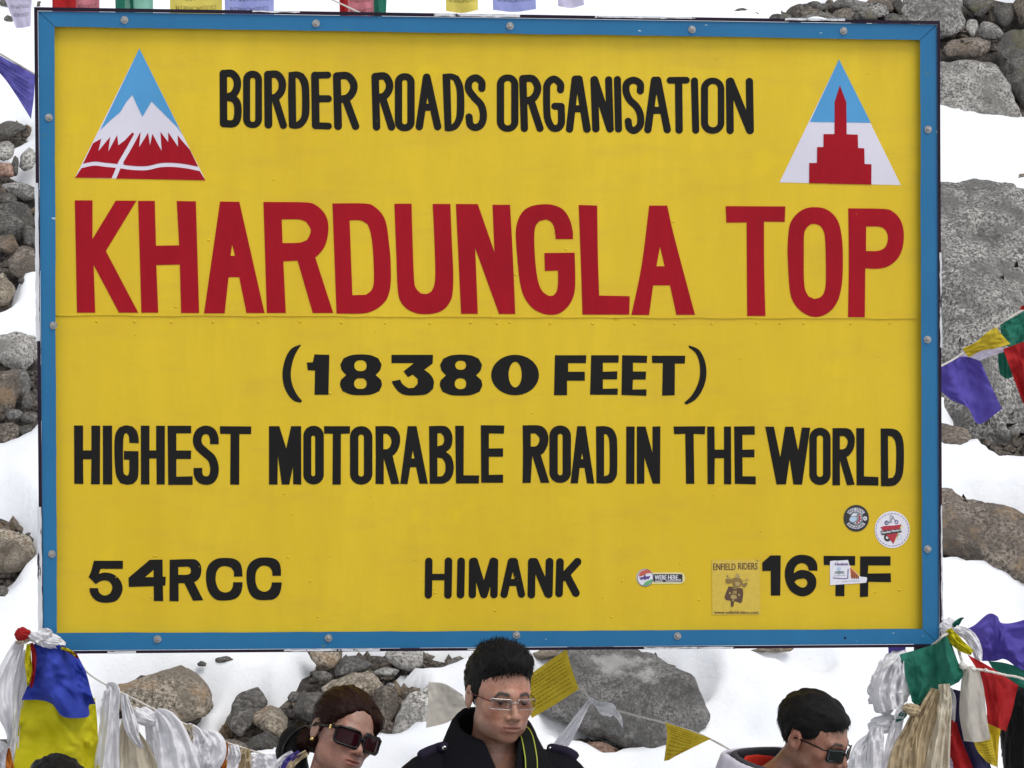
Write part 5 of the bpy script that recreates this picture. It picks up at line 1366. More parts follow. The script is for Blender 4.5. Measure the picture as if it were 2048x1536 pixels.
scarf('orange_ribbon', [(453, 1484, 3), (449, 1504, 8), (446, 1528, 8), (446, 1560, 5)], 'c_orange', -0.01, 1, 0.004, 0.008, 'short mustard orange tie between two white wraps', nu=14, nv=18)
scarf('khata_scarf', [(466, 1490, 10), (468, 1510, 14), (462, 1540, 16), (460, 1580, 18)], 'c_white', 0.0, 1.6, 0.01, 0.02, 'white wrap of cloth after the orange tie')
scarf('khata_scarf', [(491, 1497, 10), (490, 1520, 12), (488, 1550, 13), (486, 1580, 14)], 'c_tan', 0.01, 2, 0.008, 0.015, 'tan pleated wrap of cloth on the cord')
scarf('khata_scarf', [(530, 1508, 28), (530, 1528, 30), (528, 1560, 32), (526, 1590, 34)], 'c_white', 0.025, 2.2, 0.01, 0.02, 'last white wrap on the cord, by the shoulder of the woman')
# ---- bundle on the right post
YB = -0.07
gf = empty('green_flag', at(1860, 1290, YB))
tag(gf, 'green flag in two folds tied over the lower corner of the sign frame', 'flag')
sheet('left_fold', [[(1799, 1309, .0), (1838, 1298, -.01), (1876, 1286, 0)], [(1808, 1340, 0), (1844, 1336, -.02), (1878, 1330, 0.01)], [(1818, 1378, 0), (1848, 1374, -.01), (1879, 1372, 0.01)], [(1824, 1404, 0), (1836, 1409, -.005), (1862, 1391, 0)]], 'c_green', gf, YB - 0.01, 36, 36, (1.5, 0.006, 0), 0.010, 6)
sheet('right_fold', [[(1874, 1285, .0), (1892, 1273, -.02), (1904, 1290, 0)], [(1875, 1325, 0), (1896, 1318, -.03), (1917, 1326, 0)], [(1876, 1356, 0), (1900, 1352, -.03), (1928, 1346, 0)], [(1878, 1372, 0), (1896, 1374, -.02), (1918, 1364, 0)]], 'c_green', gf, YB - 0.04, 30, 30, (1, 0.005, 1), 0.008, 6)
crumple('khata_scarf', 1782, 1368, 40, 62, 'c_white', YB + 0.03, 0.35, 0.05, 'crumpled white scarf bunched beside the green flag', amp=0.3, fr=2.2)
scarf('khata_scarf', [(1800, 1318, 10), (1786, 1345, 26), (1776, 1385, 30), (1784, 1420, 26)], 'c_white', YB - 0.005, 2.6, 0.016, 0.03, 'pleated white scarf lying over the crumpled bunch')
crumple('khata_scarf', 1768, 1448, 32, 18, 'c_white', YB + 0.02, -0.2, 0.045, 'white scarf wrapped as a band under the crumpled bunch')
scarf('khata_scarf', [(1756, 1452, 12), (1750, 1480, 18), (1748, 1520, 20), (1746, 1590, 22)], 'c_white', YB - 0.02, 1.6, 0.012, 0.02, 'white scarf tail hanging from the wrapped band')
scarf('khata_scarf', [(1742, 1470, 6), (1724, 1494, 14), (1718, 1530, 22), (1716, 1590, 30)], 'c_white', YB + 0.0, 2, 0.012, 0.02, 'white scarf drooping toward the black-haired man')
scarf('khata_scarf', [(1806, 1408, 8), (1794, 1450, 12), (1782, 1510, 15), (1774, 1590, 20)], 'c_white', YB - 0.03, 1.2, 0.008, 0.015, 'straight white scarf between the wrapped band and the tan knot')
scarf('green_ribbon', [(1812, 1426, 5), (1800, 1434, 8), (1786, 1440, 4)], 'c_green', YB - 0.035, 1, 0.003, 0.006, 'short dark green ribbon end under the green flag', nu=12, nv=14)
tk = crumple('tan_scarf', 1824, 1419, 18, 12, 'c_tan', YB - 0.05, 0.3, 0.03, 'tan scarf knotted under the green flag')
scarf('tail', [(1832, 1424, 8), (1822, 1460, 16), (1808, 1510, 26), (1796, 1590, 36)], 'c_tan', YB - 0.045, 2, 0.012, 0.02, parent=tk)
scarf('tail', [(1872, 1378, 10), (1856, 1430, 22), (1842, 1490, 34), (1834, 1590, 48)], 'c_tan', YB - 0.03, 2.4, 0.014, 0.02, parent=tk)
scarf('khata_scarf', [(1888, 1368, 12), (1890, 1400, 14), (1886, 1440, 16), (1878, 1500, 22), (1868, 1590, 30)], 'c_cream', YB - 0.055, 1.4, 0.010, 0.02, 'long cream scarf hanging from under the green flag')
scarf('khata_scarf', [(1900, 1376, 4), (1904, 1400, 8), (1902, 1440, 8), (1898, 1470, 6)], 'c_white', YB - 0.0, 1.2, 0.006, 0.01, 'short white scarf end behind the long cream one')
crumple('khata_scarf', 1895, 1256, 15, 20, 'c_white', YB + 0.05, 0.3, 0.03, 'white cloth tied on the post at the edge of the sign')
scarf('khata_scarf', [(1910, 1258, 8), (1936, 1270, 12), (1952, 1294, 11), (1958, 1322, 7)], 'c_white', YB - 0.0, 1.2, 0.008, 0.02, 'white scarf arching over beside the yellow twist')
scarf('yellow_scarf', [(1898, 1258, 6), (1904, 1272, 10), (1920, 1290, 11), (1944, 1306, 6)], 'c_bright_yellow', YB - 0.04, 1.6, 0.008, 0.015, 'bright yellow twisted cloth at the corner of the sign')
scarf('green_ribbon', [(1906, 1252, 4), (1914, 1246, 6), (1922, 1238, 3), (1928, 1236, 1)], 'c_green', YB + 0.03, 1, 0.003, 0.006, 'curled green ribbon tip above the yellow twist', nu=12, nv=14)
rf = sheet('red_flag', [[(1935, 1309, 0), (1984, 1336, 0), (2037, 1371, 0)], [(1960, 1352, 0), (1994, 1368, -.01), (2032, 1388, 0)], [(1972, 1408, 0), (1998, 1420, -.01), (2024, 1424, 0)], [(1974, 1446, 0), (1996, 1456, -.01), (2012, 1463, 0)]], 'c_red', None, YB - 0.03, 34, 34, (1.2, 0.006, 0), 0.008, 5)
tag(rf, 'red flag hanging point down on the white rope at the right bundle', 'flag')
ro = cord('rope', [(1852, 1300, 0.04), (1876, 1282, -0.1), (1886, 1272, -0.13), (1906, 1270, -0.1), (1922, 1316, -0.11), (1930, 1334, -0.12), (1950, 1338, -0.12), (1970, 1341, -0.12), (2010, 1350, -0.12), (2060, 1364, -0.12), (2200, 1440, -0.05), (2330, 1600, 0.2), (2400, 1900, 0.9)], 0.004, 'cord')
tag(ro, 'white cotton rope running out from the right bundle of flags', 'rope')
for kx, ky, kr in ((1926, 1332, 9), (1946, 1338, 7), (1972, 1341, 5)):
    crumple('knot', kx, ky, kr, kr * 0.8, 'cord', -0.12, 0.3, 0.012, parent=ro, sub=3)
of = sheet('offwhite_flag', [[(1926, 1336, 0), (1944, 1332, 0), (1959, 1340, 0)], [(1921, 1378, 0), (1944, 1374, -.012), (1968, 1380, 0)], [(1919, 1430, 0), (1946, 1432, -.012), (1973, 1430, 0)], [(1928, 1482, 0), (1956, 1484, -.01), (1981, 1478, 0)]], 'c_offwhite', None, YB - 0.05, 32, 40, (1.2, 0.009, 2.2), 0.006, 4)
tag(of, 'off-white cloth bag-like flag hanging from the knotted rope', 'flag')
yf_ = sheet('yellow_flag', [[(1944, 1470, 0), (1965, 1470, 0), (1982, 1468, 0)], [(1954, 1500, 0), (1972, 1500, 0), (1988, 1496, 0)], [(1974, 1524, 0), (1984, 1530, 0), (1994, 1534, 0)]], 'c_yellow_print', None, YB - 0.03, 20, 20, (1, 0.004, 0), 0.005)
tag(yf_, 'small yellow printed flag under the off-white cloth', 'flag')
y2 = sheet('yellow_flag', [[(1972, 1430, 0), (1990, 1436, 0), (2004, 1446, 0)], [(1976, 1480, 0), (1990, 1482, 0), (1998, 1484, 0)], [(1986, 1520, 0), (1992, 1530, 0), (1995, 1540, 0)]], 'c_yellow', None, YB + 0.02, 18, 18, (1, 0.004, 0), 0.005)
tag(y2, 'deep yellow flag edge behind the tip of the red flag', 'flag')
nv_ = sheet('navy_flag', [[(1898, 1376, 0), (1914, 1380, 0), (1930, 1384, 0)], [(1900, 1440, 0), (1920, 1440, 0), (1940, 1440, 0)], [(1924, 1500, 0), (1946, 1500, 0), (1970, 1500, 0)], [(1944, 1590, 0), (1975, 1590, 0), (2000, 1590, 0)]], 'c_navy', None, YB + 0.01, 24, 30, (1.4, 0.008, 0), 0.008)
tag(nv_, 'dark navy cloth hanging behind the off-white flag', 'flag')
r2 = sheet('red_flag', [[(1896, 1440, 0), (1904, 1440, 0), (1914, 1446, 0)], [(1892, 1480, 0), (1908, 1478, 0), (1924, 1482, 0)], [(1900, 1530, 0), (1924, 1524, 0), (1942, 1526, 0)], [(1916, 1590, 0), (1940, 1590, 0), (1966, 1590, 0)]], 'c_red', None, YB - 0.01, 26, 30, (1.6, 0.008, 0), 0.008)
tag(r2, 'lower red flag sloping down beside the long cream scarf', 'flag')
l2 = sheet('lilac_flag', [[(1886, 1500, 0), (1892, 1500, 0), (1898, 1506, 0)], [(1882, 1540, 0), (1896, 1536, 0), (1912, 1540, 0)], [(1876, 1590, 0), (1900, 1590, 0), (1930, 1590, 0)]], 'c_lilac_print', None, YB + 0.0, 18, 20, (1, 0.006, 0), 0.006)
tag(l2, 'pale lilac cloth at the bottom of the right bundle', 'flag')
vf = sheet('violet_scarf', [[(1916, 1262, 0), (1946, 1252, -.01), (1976, 1228, -.02), (1994, 1232, -.01), (2004, 1246, .01), (2040, 1242, 0), (2110, 1216, 0)], [(1936, 1282, 0), (1966, 1276, -.01), (1984, 1268, .01), (1996, 1296, .03), (2014, 1276, -.01), (2050, 1270, 0), (2110, 1256, 0)],
                            [(1952, 1300, 0), (1976, 1304, .0), (1992, 1312, .02), (2010, 1306, 0), (2030, 1308, -.01), (2060, 1304, 0), (2110, 1296, 0)], [(1964, 1322, 0), (1990, 1322, 0.0), (2010, 1318, 0), (2030, 1332, -.01), (2046, 1340, 0), (2070, 1346, 0), (2110, 1346, 0)]], 'c_violet', None, YB + 0.02, 64, 44, (2.6, 0.022, 0.6), 0.03, 6)
tag(vf, 'large violet cloth draped over the rope beside the right bundle', 'scarf')
g2 = sheet('green_flag', [[(1976, 1322, 0), (2010, 1326, 0), (2060, 1340, 0), (2110, 1350, 0)], [(1990, 1344, 0), (2020, 1350, 0), (2060, 1362, 0), (2110, 1372, 0)], [(2006, 1362, 0), (2036, 1372, 0), (2060, 1380, 0), (2110, 1392, 0)]], 'c_green', None, YB + 0.045, 30, 20, (1.4, 0.006, 0), 0.008)
tag(g2, 'dark green flag under the large violet cloth', 'flag')
v3 = sheet('violet_flag', [[(1776, 1292, 0), (1796, 1292, 0), (1812, 1292, 0)], [(1777, 1306, 0), (1792, 1308, 0), (1808, 1312, 0)], [(1777, 1320, 0), (1786, 1316, 0), (1800, 1314, 0)]], 'c_violet', None, 0.06, 14, 14, (1, 0.003, 0), 0.003)
tag(v3, 'scrap of violet flag showing under the lower frame bar', 'flag')
# ------------------------------------------------------------------ people: smooth solids turned into meshes
def smin(a, b, k):
    h = np.clip(0.5 + 0.5 * (b - a) / k, 0, 1)
    return b + (a - b) * h - k * h * (1 - h)
def smax(a, b, k): return -smin(-a, -b, k)
def s_ell(q, c, r):
    p = [(q[i] - c[i]) / r[i] for i in range(3)]
    k0 = np.sqrt(p[0] ** 2 + p[1] ** 2 + p[2] ** 2) + 1e-9
    k1 = np.sqrt((p[0] / r[0]) ** 2 + (p[1] / r[1]) ** 2 + (p[2] / r[2]) ** 2) + 1e-9
    return k0 * (k0 - 1) / k1
def s_cap(q, a, b, ra, rb):
    a, b = np.array(a, float), np.array(b, float)
    ab = b - a
    h = np.clip(sum((q[i] - a[i]) * ab[i] for i in range(3)) / (ab @ ab), 0, 1)
    return np.sqrt(sum((q[i] - a[i] - h * ab[i]) ** 2 for i in range(3))) - (ra + (rb - ra) * h)
def nets(f, lo, hi, h):
    lo, hi = np.array(lo, float), np.array(hi, float)
    n = np.ceil((hi - lo) / h).astype(int) + 1
    ax = [lo[i] + h * np.arange(n[i]) for i in range(3)]
    q = np.meshgrid(*ax, indexing='ij')
    D = f([a.astype(np.float32) for a in q])
    D[D == 0] = 1e-7
    S = D < 0
    c = [S[i:n[0] - 1 + i, j:n[1] - 1 + j, k:n[2] - 1 + k] for i in (0, 1) for j in (0, 1) for k in (0, 1)]
    cnt = sum(x.astype(np.int8) for x in c)
    act = np.argwhere((cnt > 0) & (cnt < 8))
    acc = np.zeros((len(act), 3)); num = np.zeros(len(act))
    crn = [(i, j, k) for i in (0, 1) for j in (0, 1) for k in (0, 1)]
    for a in range(8):
        for b in range(a + 1, 8):
            da = np.array(crn[b]) - np.array(crn[a])
            if np.abs(da).sum() != 1 or da.min() < 0: continue
            A, B = act + crn[a], act + crn[b]
            va, vb = D[A[:, 0], A[:, 1], A[:, 2]], D[B[:, 0], B[:, 1], B[:, 2]]
            m_ = (va < 0) != (vb < 0)
            t = (va / (va - vb + 1e-20))[:, None]
            acc += np.where(m_[:, None], A + da * t, 0); num += m_
    V = lo + h * acc / num[:, None]
    idx = -np.ones(tuple(n - 1), int)
    idx[act[:, 0], act[:, 1], act[:, 2]] = np.arange(len(act))
    Fc = []
    for ax_ in range(3):
        u, w = (ax_ + 1) % 3, (ax_ + 2) % 3
        sl0 = [slice(1, n[i] - 1) for i in range(3)]; sl1 = list(sl0)
        sl0[ax_] = slice(0, n[ax_] - 1); sl1[ax_] = slice(1, n[ax_])
        s0, s1 = S[tuple(sl0)], S[tuple(sl1)]
        E = np.argwhere(s0 != s1)
        if len(E) == 0: continue
        fl = s0[E[:, 0], E[:, 1], E[:, 2]]
        base = E + np.array([1 if i != ax_ else 0 for i in range(3)])
        def cell(du, dw):
            p = base.copy(); p[:, u] -= du; p[:, w] -= dw
            return idx[p[:, 0], p[:, 1], p[:, 2]]
        Q = np.stack([cell(1, 1), cell(0, 1), cell(0, 0), cell(1, 0)], 1)
        Q[~fl] = Q[~fl][:, ::-1]
        Fc.append(Q)
    Fc = np.concatenate(Fc)
    return V, Fc[(Fc >= 0).all(1)]
def rotm(yaw, pitch=0.0, roll=0.0):
    return np.array(Matrix.Rotation(math.radians(yaw), 3, 'Z') @ Matrix.Rotation(math.radians(pitch), 3, 'X') @ Matrix.Rotation(math.radians(roll), 3, 'Y'))
def loc(q, c, R):
    d = [q[i] - c[i] for i in range(3)]
    return [d[0] * R[0, i] + d[1] * R[1, i] + d[2] * R[2, i] for i in range(3)]
def head_sdf(q, fem=0.0):
    x, y, z = q
    ax = np.abs(x)
    qa = [ax, y, z]
    d = s_ell(q, (0, .014, .036), (.0745, .093, .083))
    d = smin(d, s_ell(q, (0, -.032, -.022), (.062 - .002 * fem, .062, .082)), .03)
    d = smin(d, s_ell(q, (0, -.045, -.066), (.050 - .006 * fem, .042, .034)), .025)
    d = smin(d, s_ell(qa, (.040, -.012, -.062), (.018, .032, .024)), .03)
    d = smin(d, s_ell(q, (0, -.078, -.090), (.021 - .003 * fem, .015, .014)), .018)
    d = smin(d, s_ell(qa, (.043, -.062, -.022), (.019, .018, .014)), .022)
    d = smin(d, s_cap(qa, (.004, -.087, .017), (.040, -.074, .016), .009 - .003 * fem, .008), .014)
    d = smax(d, -s_ell(qa, (.031, -.103, -.001), (.017, .020, .010)), .012)
    # eyes, lids
    lid = s_ell(qa, (.0315, -.0745, -.001), (.0145, .0135, .0125))
    lid = smax(lid, -s_ell(qa, (.0315, -.091, -.0022), (.0125, .010, .0036)), .002)
    d = smin(d, lid, .004)
    # nose
    d = smin(d, s_cap(q, (0, -.086, .008), (0, -.110, -.031), .0065, .0098), .010)
    d = smin(d, s_ell(qa, (.0135, -.098, -.036), (.0082, .010, .0078)), .006)
    d = smax(d, -s_ell(qa, (.0065, -.104, -.0445), (.0035, .006, .004)), .003)
    # mouth
    d = smin(d, s_ell(q, (0, -.086, -.063), (.026, .012, .016)), .014)
    d = smin(d, s_ell(qa, (.006, -.0965, -.0585), (.017, .0065, .0048)), .004)
    d = smin(d, s_ell(q, (0, -.0955, -.0685), (.019, .0075, .0060)), .004)
    d = smax(d, -s_ell(q, (0, -.104, -.0632), (.0245, .0085, .0012)), .003)
    # ears
    er = s_ell(qa, (.077, .012, -.006), (.0075, .019, .031))
    er = smax(er, -s_ell(qa, (.087, .008, -.002), (.009, .010, .017)), .004)
    d = smin(d, er, .006)
    return d
HAIR = {'short': ([-.13, -.09, -.07, -.045, -.028, -.012, .002, .03, .05, .12], [.080, .078, .068, .042, .014, -.02, -.022, .018, -.045, -.075]),
        'side': ([-.13, -.09, -.07, -.045, -.028, -.012, .002, .03, .05, .12], [.060, .058, .048, .030, .010, -.022, -.024, .020, -.050, -.085]),
        'back': ([-.13, -.09, -.07, -.045, -.02, .0, .03, .06, .12], [.088, .084, .066, .026, -.002, -.018, -.02, -.055, -.075])}
def hair_sdf(q, kind):
    x, y, z = q
    n = 0.004 * fbm(x * 60, y * 60, z * 22, 2, 3)
    if kind == 'short':
        d = s_ell(q, (0, .018, .043), (.082, .098, .092))
        d = smin(d, s_ell(q, (0, -.034, .096), (.058, .056, .038)), .03)
        n = 0.005 * fbm(x * 75, y * 40, z * 40, 3, 3)
    elif kind == 'side':
        d = s_ell(q, (0, .016, .040), (.080, .098, .085))
        d = smin(d, s_ell(q, (0.0, -.048, .076), (.050, .030, .020)), .02)
        n = 0.004 * fbm(x * 60, y * 35, z * 45, 3, 3)
    elif kind == 'back':
        d = s_ell(q, (0, .016, .040), (.081, .099, .088))
        d = smin(d, s_ell(q, (-.02, .100, -.055), (.045, .035, .05)), .03)
        d = smin(d, s_ell([np.abs(x), y, z], (.058, -.030, .045), (.024, .045, .045)), .02)
        part = np.exp(-(x / .006) ** 2) * (y < .03) * .004
        d = d + part
        n = 0.005 * fbm(x * 60 + 30 * z, y * 18, z * 60, 3, 3)
    else:
        d = s_ell(q, (0, .016, .042), (.086, .104, .09))
        d = smin(d, s_cap(q, (0, .045, .0), (0, .075, -.22), .088, .075), .03)
        n = 0.004 * fbm(x * 90, y * 90, z * 10, 3, 3)
    if kind in HAIR:
        hl = np.interp(y, *HAIR[kind]) + 0.05 * np.abs(x) * (y < -.05) + 0.004 * fbm(x * 120, y * 120, 0 * x, 2, 9)
        if kind == 'back':
            hl = hl - 0.55 * np.clip(np.abs(x) - .02, 0, 1) * (y < -.05)
        d = smax(d, hl - z, .006)
    else:
        d = smax(d, -s_ell(q, (0, -.13, -.04), (.07, .10, .12)), .01)
    return d + n
COLOR = {}
def set_colors(o, cols):
    a = o.data.color_attributes.new('tint', 'FLOAT_COLOR', 'POINT')
    a.data.foreach_set('color', np.concatenate([cols, np.ones((len(cols), 1))], 1).ravel())
def skin_mat(name):
    s = NT(name)
    at_ = s.n('ShaderNodeAttribute', attribute_name='tint')
    co = s.coord()
    f = s.noise(co, 55, 4)
    g = s.noise(co, 14, 3)
    c = s.mix(1.0, at_.outputs['Color'], s.ramp(f, [(0.3, (0.78, 0.74, 0.72, 1)), (0.7, (1.08, 1.08, 1.08, 1))]), 'MULTIPLY')
    c = s.mix(1.0, c, s.ramp(g, [(0.35, (1.1, 0.92, 0.88, 1)), (0.65, (0.98, 1.05, 1.06, 1))]), 'MULTIPLY')
    c = s.mix(1.0, c, s.ramp(s.noise(co, 300, 2), [(0.35, (0.86, 0.84, 0.82, 1)), (0.6, (1.03, 1.03, 1.03, 1))]), 'MULTIPLY')
    s.col(c)
    s.rough(0.42)
    s.b.inputs['Subsurface Weight'].default_value = 0.12
    s.b.inputs['Subsurface Radius'].default_value = (0.012, 0.005, 0.003)
    s.b.inputs['Subsurface Scale'].default_value = 0.5
    s.b.inputs['Specular IOR Level'].default_value = 0.5
    s.bump(s.noise(co, 260, 5), 0.25, 0.002)
    return s.m
M['skin'] = skin_mat('skin')
def hair_mat(name, c1, c2, sc=(1, 1, 0.25), rz=0.0, freq=260):
    s = NT(name)
    co = s.coord()
    f = s.noise(s.mapping(co, sc, (0, 0, 0), (0, 0, rz)), freq, 4, 0.6)
    s.col(s.mix(f, c1, c2))
    s.rough(0.5)
    s.b.inputs['Specular IOR Level'].default_value = 0.08
    s.bump(f, 0.6, 0.004)
    return s.m
M['hair_black'] = hair_mat('black_hair', (0.004, 0.004, 0.004, 1), (0.014, 0.013, 0.013, 1))
M['hair_brown'] = hair_mat('dark_brown_hair', (0.005, 0.0025, 0.0025, 1), (0.034, 0.013, 0.009, 1), (1, 0.12, 0.7), math.radians(-33), 170)
def fabric(name, c, var=0.2, rough=0.85, fold=0.35):
    s = NT(name)
    co = s.coord()
    f = s.noise(co, 400, 2)
    g = s.noise(co, 9, 4)
    lo = tuple(x * (1 - var) for x in c[:3]) + (1,); hi = tuple(x * (1 + var) for x in c[:3]) + (1,)
    s.col(s.mix(f, lo, hi)); s.rough(rough)
    s.b.inputs['Specular IOR Level'].default_value = 0.06
    s.bump(g, fold, 0.02)
    return s.m
M['f_black'] = fabric('black_wool', (0.007, 0.007, 0.009, 1))
M['f_navy'] = fabric('navy_fabric', (0.02, 0.016, 0.03, 1))
M['f_purple'] = fabric('dark_purple_fabric', (0.035, 0.014, 0.04, 1))
M['f_grey'] = fabric('grey_lining', (0.06, 0.06, 0.068, 1))
M['f_pale'] = fabric('pale_grey_nylon', (0.55, 0.53, 0.60, 1), 0.06, 0.6)
M['f_red'] = fabric('red_shirt', (0.50, 0.035, 0.02, 1))
M['f_denim'] = fabric('dark_denim', (0.03, 0.035, 0.055, 1))
M['shoe'] = fabric('black_leather', (0.012, 0.011, 0.01, 1), rough=0.5)
M['silver'] = plain('silver_metal', (0.58, 0.57, 0.56, 1), 0.25, 0.9, 0.05)
M['gold'] = plain('gold_metal', (0.7, 0.52, 0.2, 1), 0.3, 0.9, 0.05)
M['acetate'] = plain('black_acetate', (0.005, 0.003, 0.004, 1), 0.2, 0, 0.05)
M['acetate'].node_tree.nodes['Principled BSDF'].inputs['Specular IOR Level'].default_value = 0.22
M['lens_dark'] = plain('dark_red_lens', (0.022, 0.003, 0.005, 1), 0.08, 0, 0.05)
M['lens_dark'].node_tree.nodes['Principled BSDF'].inputs['Specular IOR Level'].default_value = 0.12
M['lens_green'] = plain('dark_green_lens', (0.012, 0.016, 0.014, 1), 0.06, 0, 0.05)
M['temple_red'] = plain('dark_red_metal', (0.08, 0.012, 0.012, 1), 0.3, 0.4, 0.05)
M['eye_white'] = plain('eye_white', (0.55, 0.50, 0.47, 1), 0.2, 0, 0.03)
M['iris'] = plain('dark_iris', (0.012, 0.006, 0.004, 1), 0.1, 0, 0.03)
M['strap'] = fabric('black_strap', (0.01, 0.012, 0.01, 1))
M['lime'] = plain('lime_piping', (0.34, 0.38, 0.04, 1), 0.6, 0, 0.05)
s = NT('clear_lens')
gl = s.n('ShaderNodeBsdfGlossy'); gl.inputs['Roughness'].default_value = 0.03
tp = s.n('ShaderNodeBsdfTransparent'); tp.inputs['Color'].default_value = (0.86, 0.84, 0.84, 1)
mx = s.n('ShaderNodeMixShader'); mx.inputs[0].default_value = 0.05
s.l(tp.outputs[0], mx.inputs[1]); s.l(gl.outputs[0], mx.inputs[2])
s.l(mx.outputs[0], s.t.nodes['Material Output'].inputs['Surface'])
M['lens_clear'] = s.m

def person(label, c, head, body_yaw, skin, hair, hairmat, fem=0.0, nb=(0, .045, -.195), res=0.0027, jacket='f_black', trousers='f_denim', stubble=0.0, strands=1400, brow=1.0):
    c = np.array(c, float)
    R = rotm(*head)
    B = rotm(body_yaw)
    NB = c + B @ np.array(nb)
    k = NB[2] / 1.46
    root = empty('person', (NB[0], NB[1], 0.0))
    tag(root, label, 'person')
    n0 = c + R @ np.array((0, .022, -.07))
    n1 = NB + B @ np.array((0, .0, -.03))
    def f(q):
        d = head_sdf(loc(q, c, R), fem)
        d = smin(d, s_cap(q, n0, n1, .050 - .007 * fem, .056 - .008 * fem), .02)
        return smin(d, s_cap(q, n1, n1 + np.array((0, 0, -.09)), .07, .10), .04)
    lo = np.minimum(c - .135, NB - .12); hi = np.maximum(c + .14, NB + .12)
    lo[2] = NB[2] - .12
    V, Fc = nets(f, lo, hi, res)
    # colour from the place on the face
    q = np.array(loc(V.T, c, R)).T
    x, y, z = q.T
    ax = np.abs(x)
    col = np.tile(np.array(skin), (len(V), 1))
    def blend(w, cc):
        nonlocal col
        col = col * (1 - w[:, None]) + np.array(cc) * w[:, None]
    front = np.clip((-y - .03) / .03, 0, 1)
    lips = np.exp(-((z + .0632) / .0075) ** 4) * np.exp(-(x / .0235) ** 4) * (y < -.085)
    blend(np.clip(lips, 0, 1) * 0.95, (skin[0] * 0.72, skin[1] * 0.42, skin[2] * 0.50))
    zz = z - (.0175 + .004 * np.clip(ax / .03, 0, 1) - 8 * np.clip(ax - .035, 0, 1) ** 2 * 10)
    br = np.exp(-(zz / (.0042 * brow)) ** 4) * np.clip((ax - .010) / .006, 0, 1) * np.clip((.052 - ax) / .006, 0, 1) * front
    blend(br * 1.0, (0.015, 0.010, 0.008))
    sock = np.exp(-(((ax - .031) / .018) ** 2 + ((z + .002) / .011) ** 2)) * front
    blend(sock * 0.5, (skin[0] * .45, skin[1] * .42, skin[2] * .42))  # shade of the eye sockets, put into the skin colour
    lash = np.exp(-(((ax - .0315) / .015) ** 4 + ((z - .002) / .0022) ** 4)) * front
    blend(lash * 0.8, (0.02, 0.012, 0.01))
    ch = np.exp(-(((ax - .045) / .02) ** 2 + ((z + .028) / .02) ** 2)) * front
    blend(np.exp(-((x / .02) ** 2 + ((z + .03) / .016) ** 2)) * front * .3, (skin[0] * 1.05, skin[1] * .78, skin[2] * .74))
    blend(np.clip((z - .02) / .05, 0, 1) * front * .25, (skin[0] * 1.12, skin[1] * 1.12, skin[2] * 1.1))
    blend(ch * 0.35, (skin[0] * 1.12, skin[1] * .85, skin[2] * .8))
    if stubble:
        st = np.clip((-.048 - z) / .015, 0, 1) * np.clip((.085 + y * -1) / .05, 0, 1) * (z > -.14)
        st = np.maximum(st, np.exp(-(((z + .049) / .005) ** 2)) * (ax < .024) * front)
        blend(np.clip(st, 0, 1) * stubble, (skin[0] * .5, skin[1] * .52, skin[2] * .58))
    # hands, part of the same skin
    for sgn in (-1, 1):
        w = NB + B @ (np.array((sgn * .222, -.03, -.62)) * k)
        def fh(q):
            d = s_ell(q, w + np.array((0, 0, -.05)), (.016, .040, .052))
            for j in range(4):
                y0 = -.03 + j * .02
                L = (.072, .082, .077, .06)[j]
                a = w + np.array((0, y0, -.085)); b = a + np.array((-sgn * .008, y0 * .1, -L * .5)); e = b + np.array((-sgn * .022, 0, -L * .45))
                d = smin(d, np.minimum(s_cap(q, a, b, .0092, .0085), s_cap(q, b, e, .0085, .007)), .004)
            a = w + np.array((0, -.03, -.03)); b = a + np.array((-sgn * .01, -.03, -.03)); e = b + np.array((-sgn * .008, -.008, -.035))
            d = smin(d, np.minimum(s_cap(q, a, b, .012, .0105), s_cap(q, b, e, .0105, .008)), .006)
            return smin(d, s_cap(q, w + np.array((0, 0, .06)), w, .028, .024), .02)
        hv, hf = nets(fh, w + np.array((-.07, -.1, -.2)), w + np.array((.07, .08, .07)), .005)
        ho = mesh('hand', hv, hf, M['skin'], root, smooth=True)
        set_colors(ho, np.tile(np.array(skin), (len(hv), 1)))
    body = mesh('body', V, Fc, M['skin'], root, smooth=True)
    set_colors(body, col)
    # eyes
    for sgn in (-1, 1):
        e = c + R @ np.array((sgn * .0315, -.0735, -.0015))
        bm = bmesh.new(); bmesh.ops.create_uvsphere(bm, u_segments=16, v_segments=10, radius=.0118)
        ev = np.array([v.co for v in bm.verts]); ef = [[v.index for v in p.verts] for p in bm.faces]; bm.free()
        eo = mesh('eye', ev + e, ef, M['eye_white'], root, smooth=True)
        bm = bmesh.new(); bmesh.ops.create_uvsphere(bm, u_segments=14, v_segments=8, radius=.0062)
        ev = np.array([v.co for v in bm.verts]) * np.array((1, .5, 1)); ef = [[v.index for v in p.verts] for p in bm.faces]; bm.free()
        mesh('iris', (ev + np.array((0, -.0098, -.002))) @ R.T + e, ef, M['iris'], eo, smooth=True)
    # hair
    hl, hh = c + np.array((-.15, -.16, -.13)), c + np.array((.15, .17, .19))
    if hair == 'long': hl = hl - np.array((0.02, 0.05, .22))
    HV, HF = nets(lambda q: hair_sdf(loc(q, c, R), hair), hl, hh, .0036)
    lq = np.array(loc(HV.T, c, R)).T
    hr_ = np.random.RandomState(11)
    pick = hr_.choice(len(HV), strands)
    sv, sf = [], []
    b0 = len(HV)
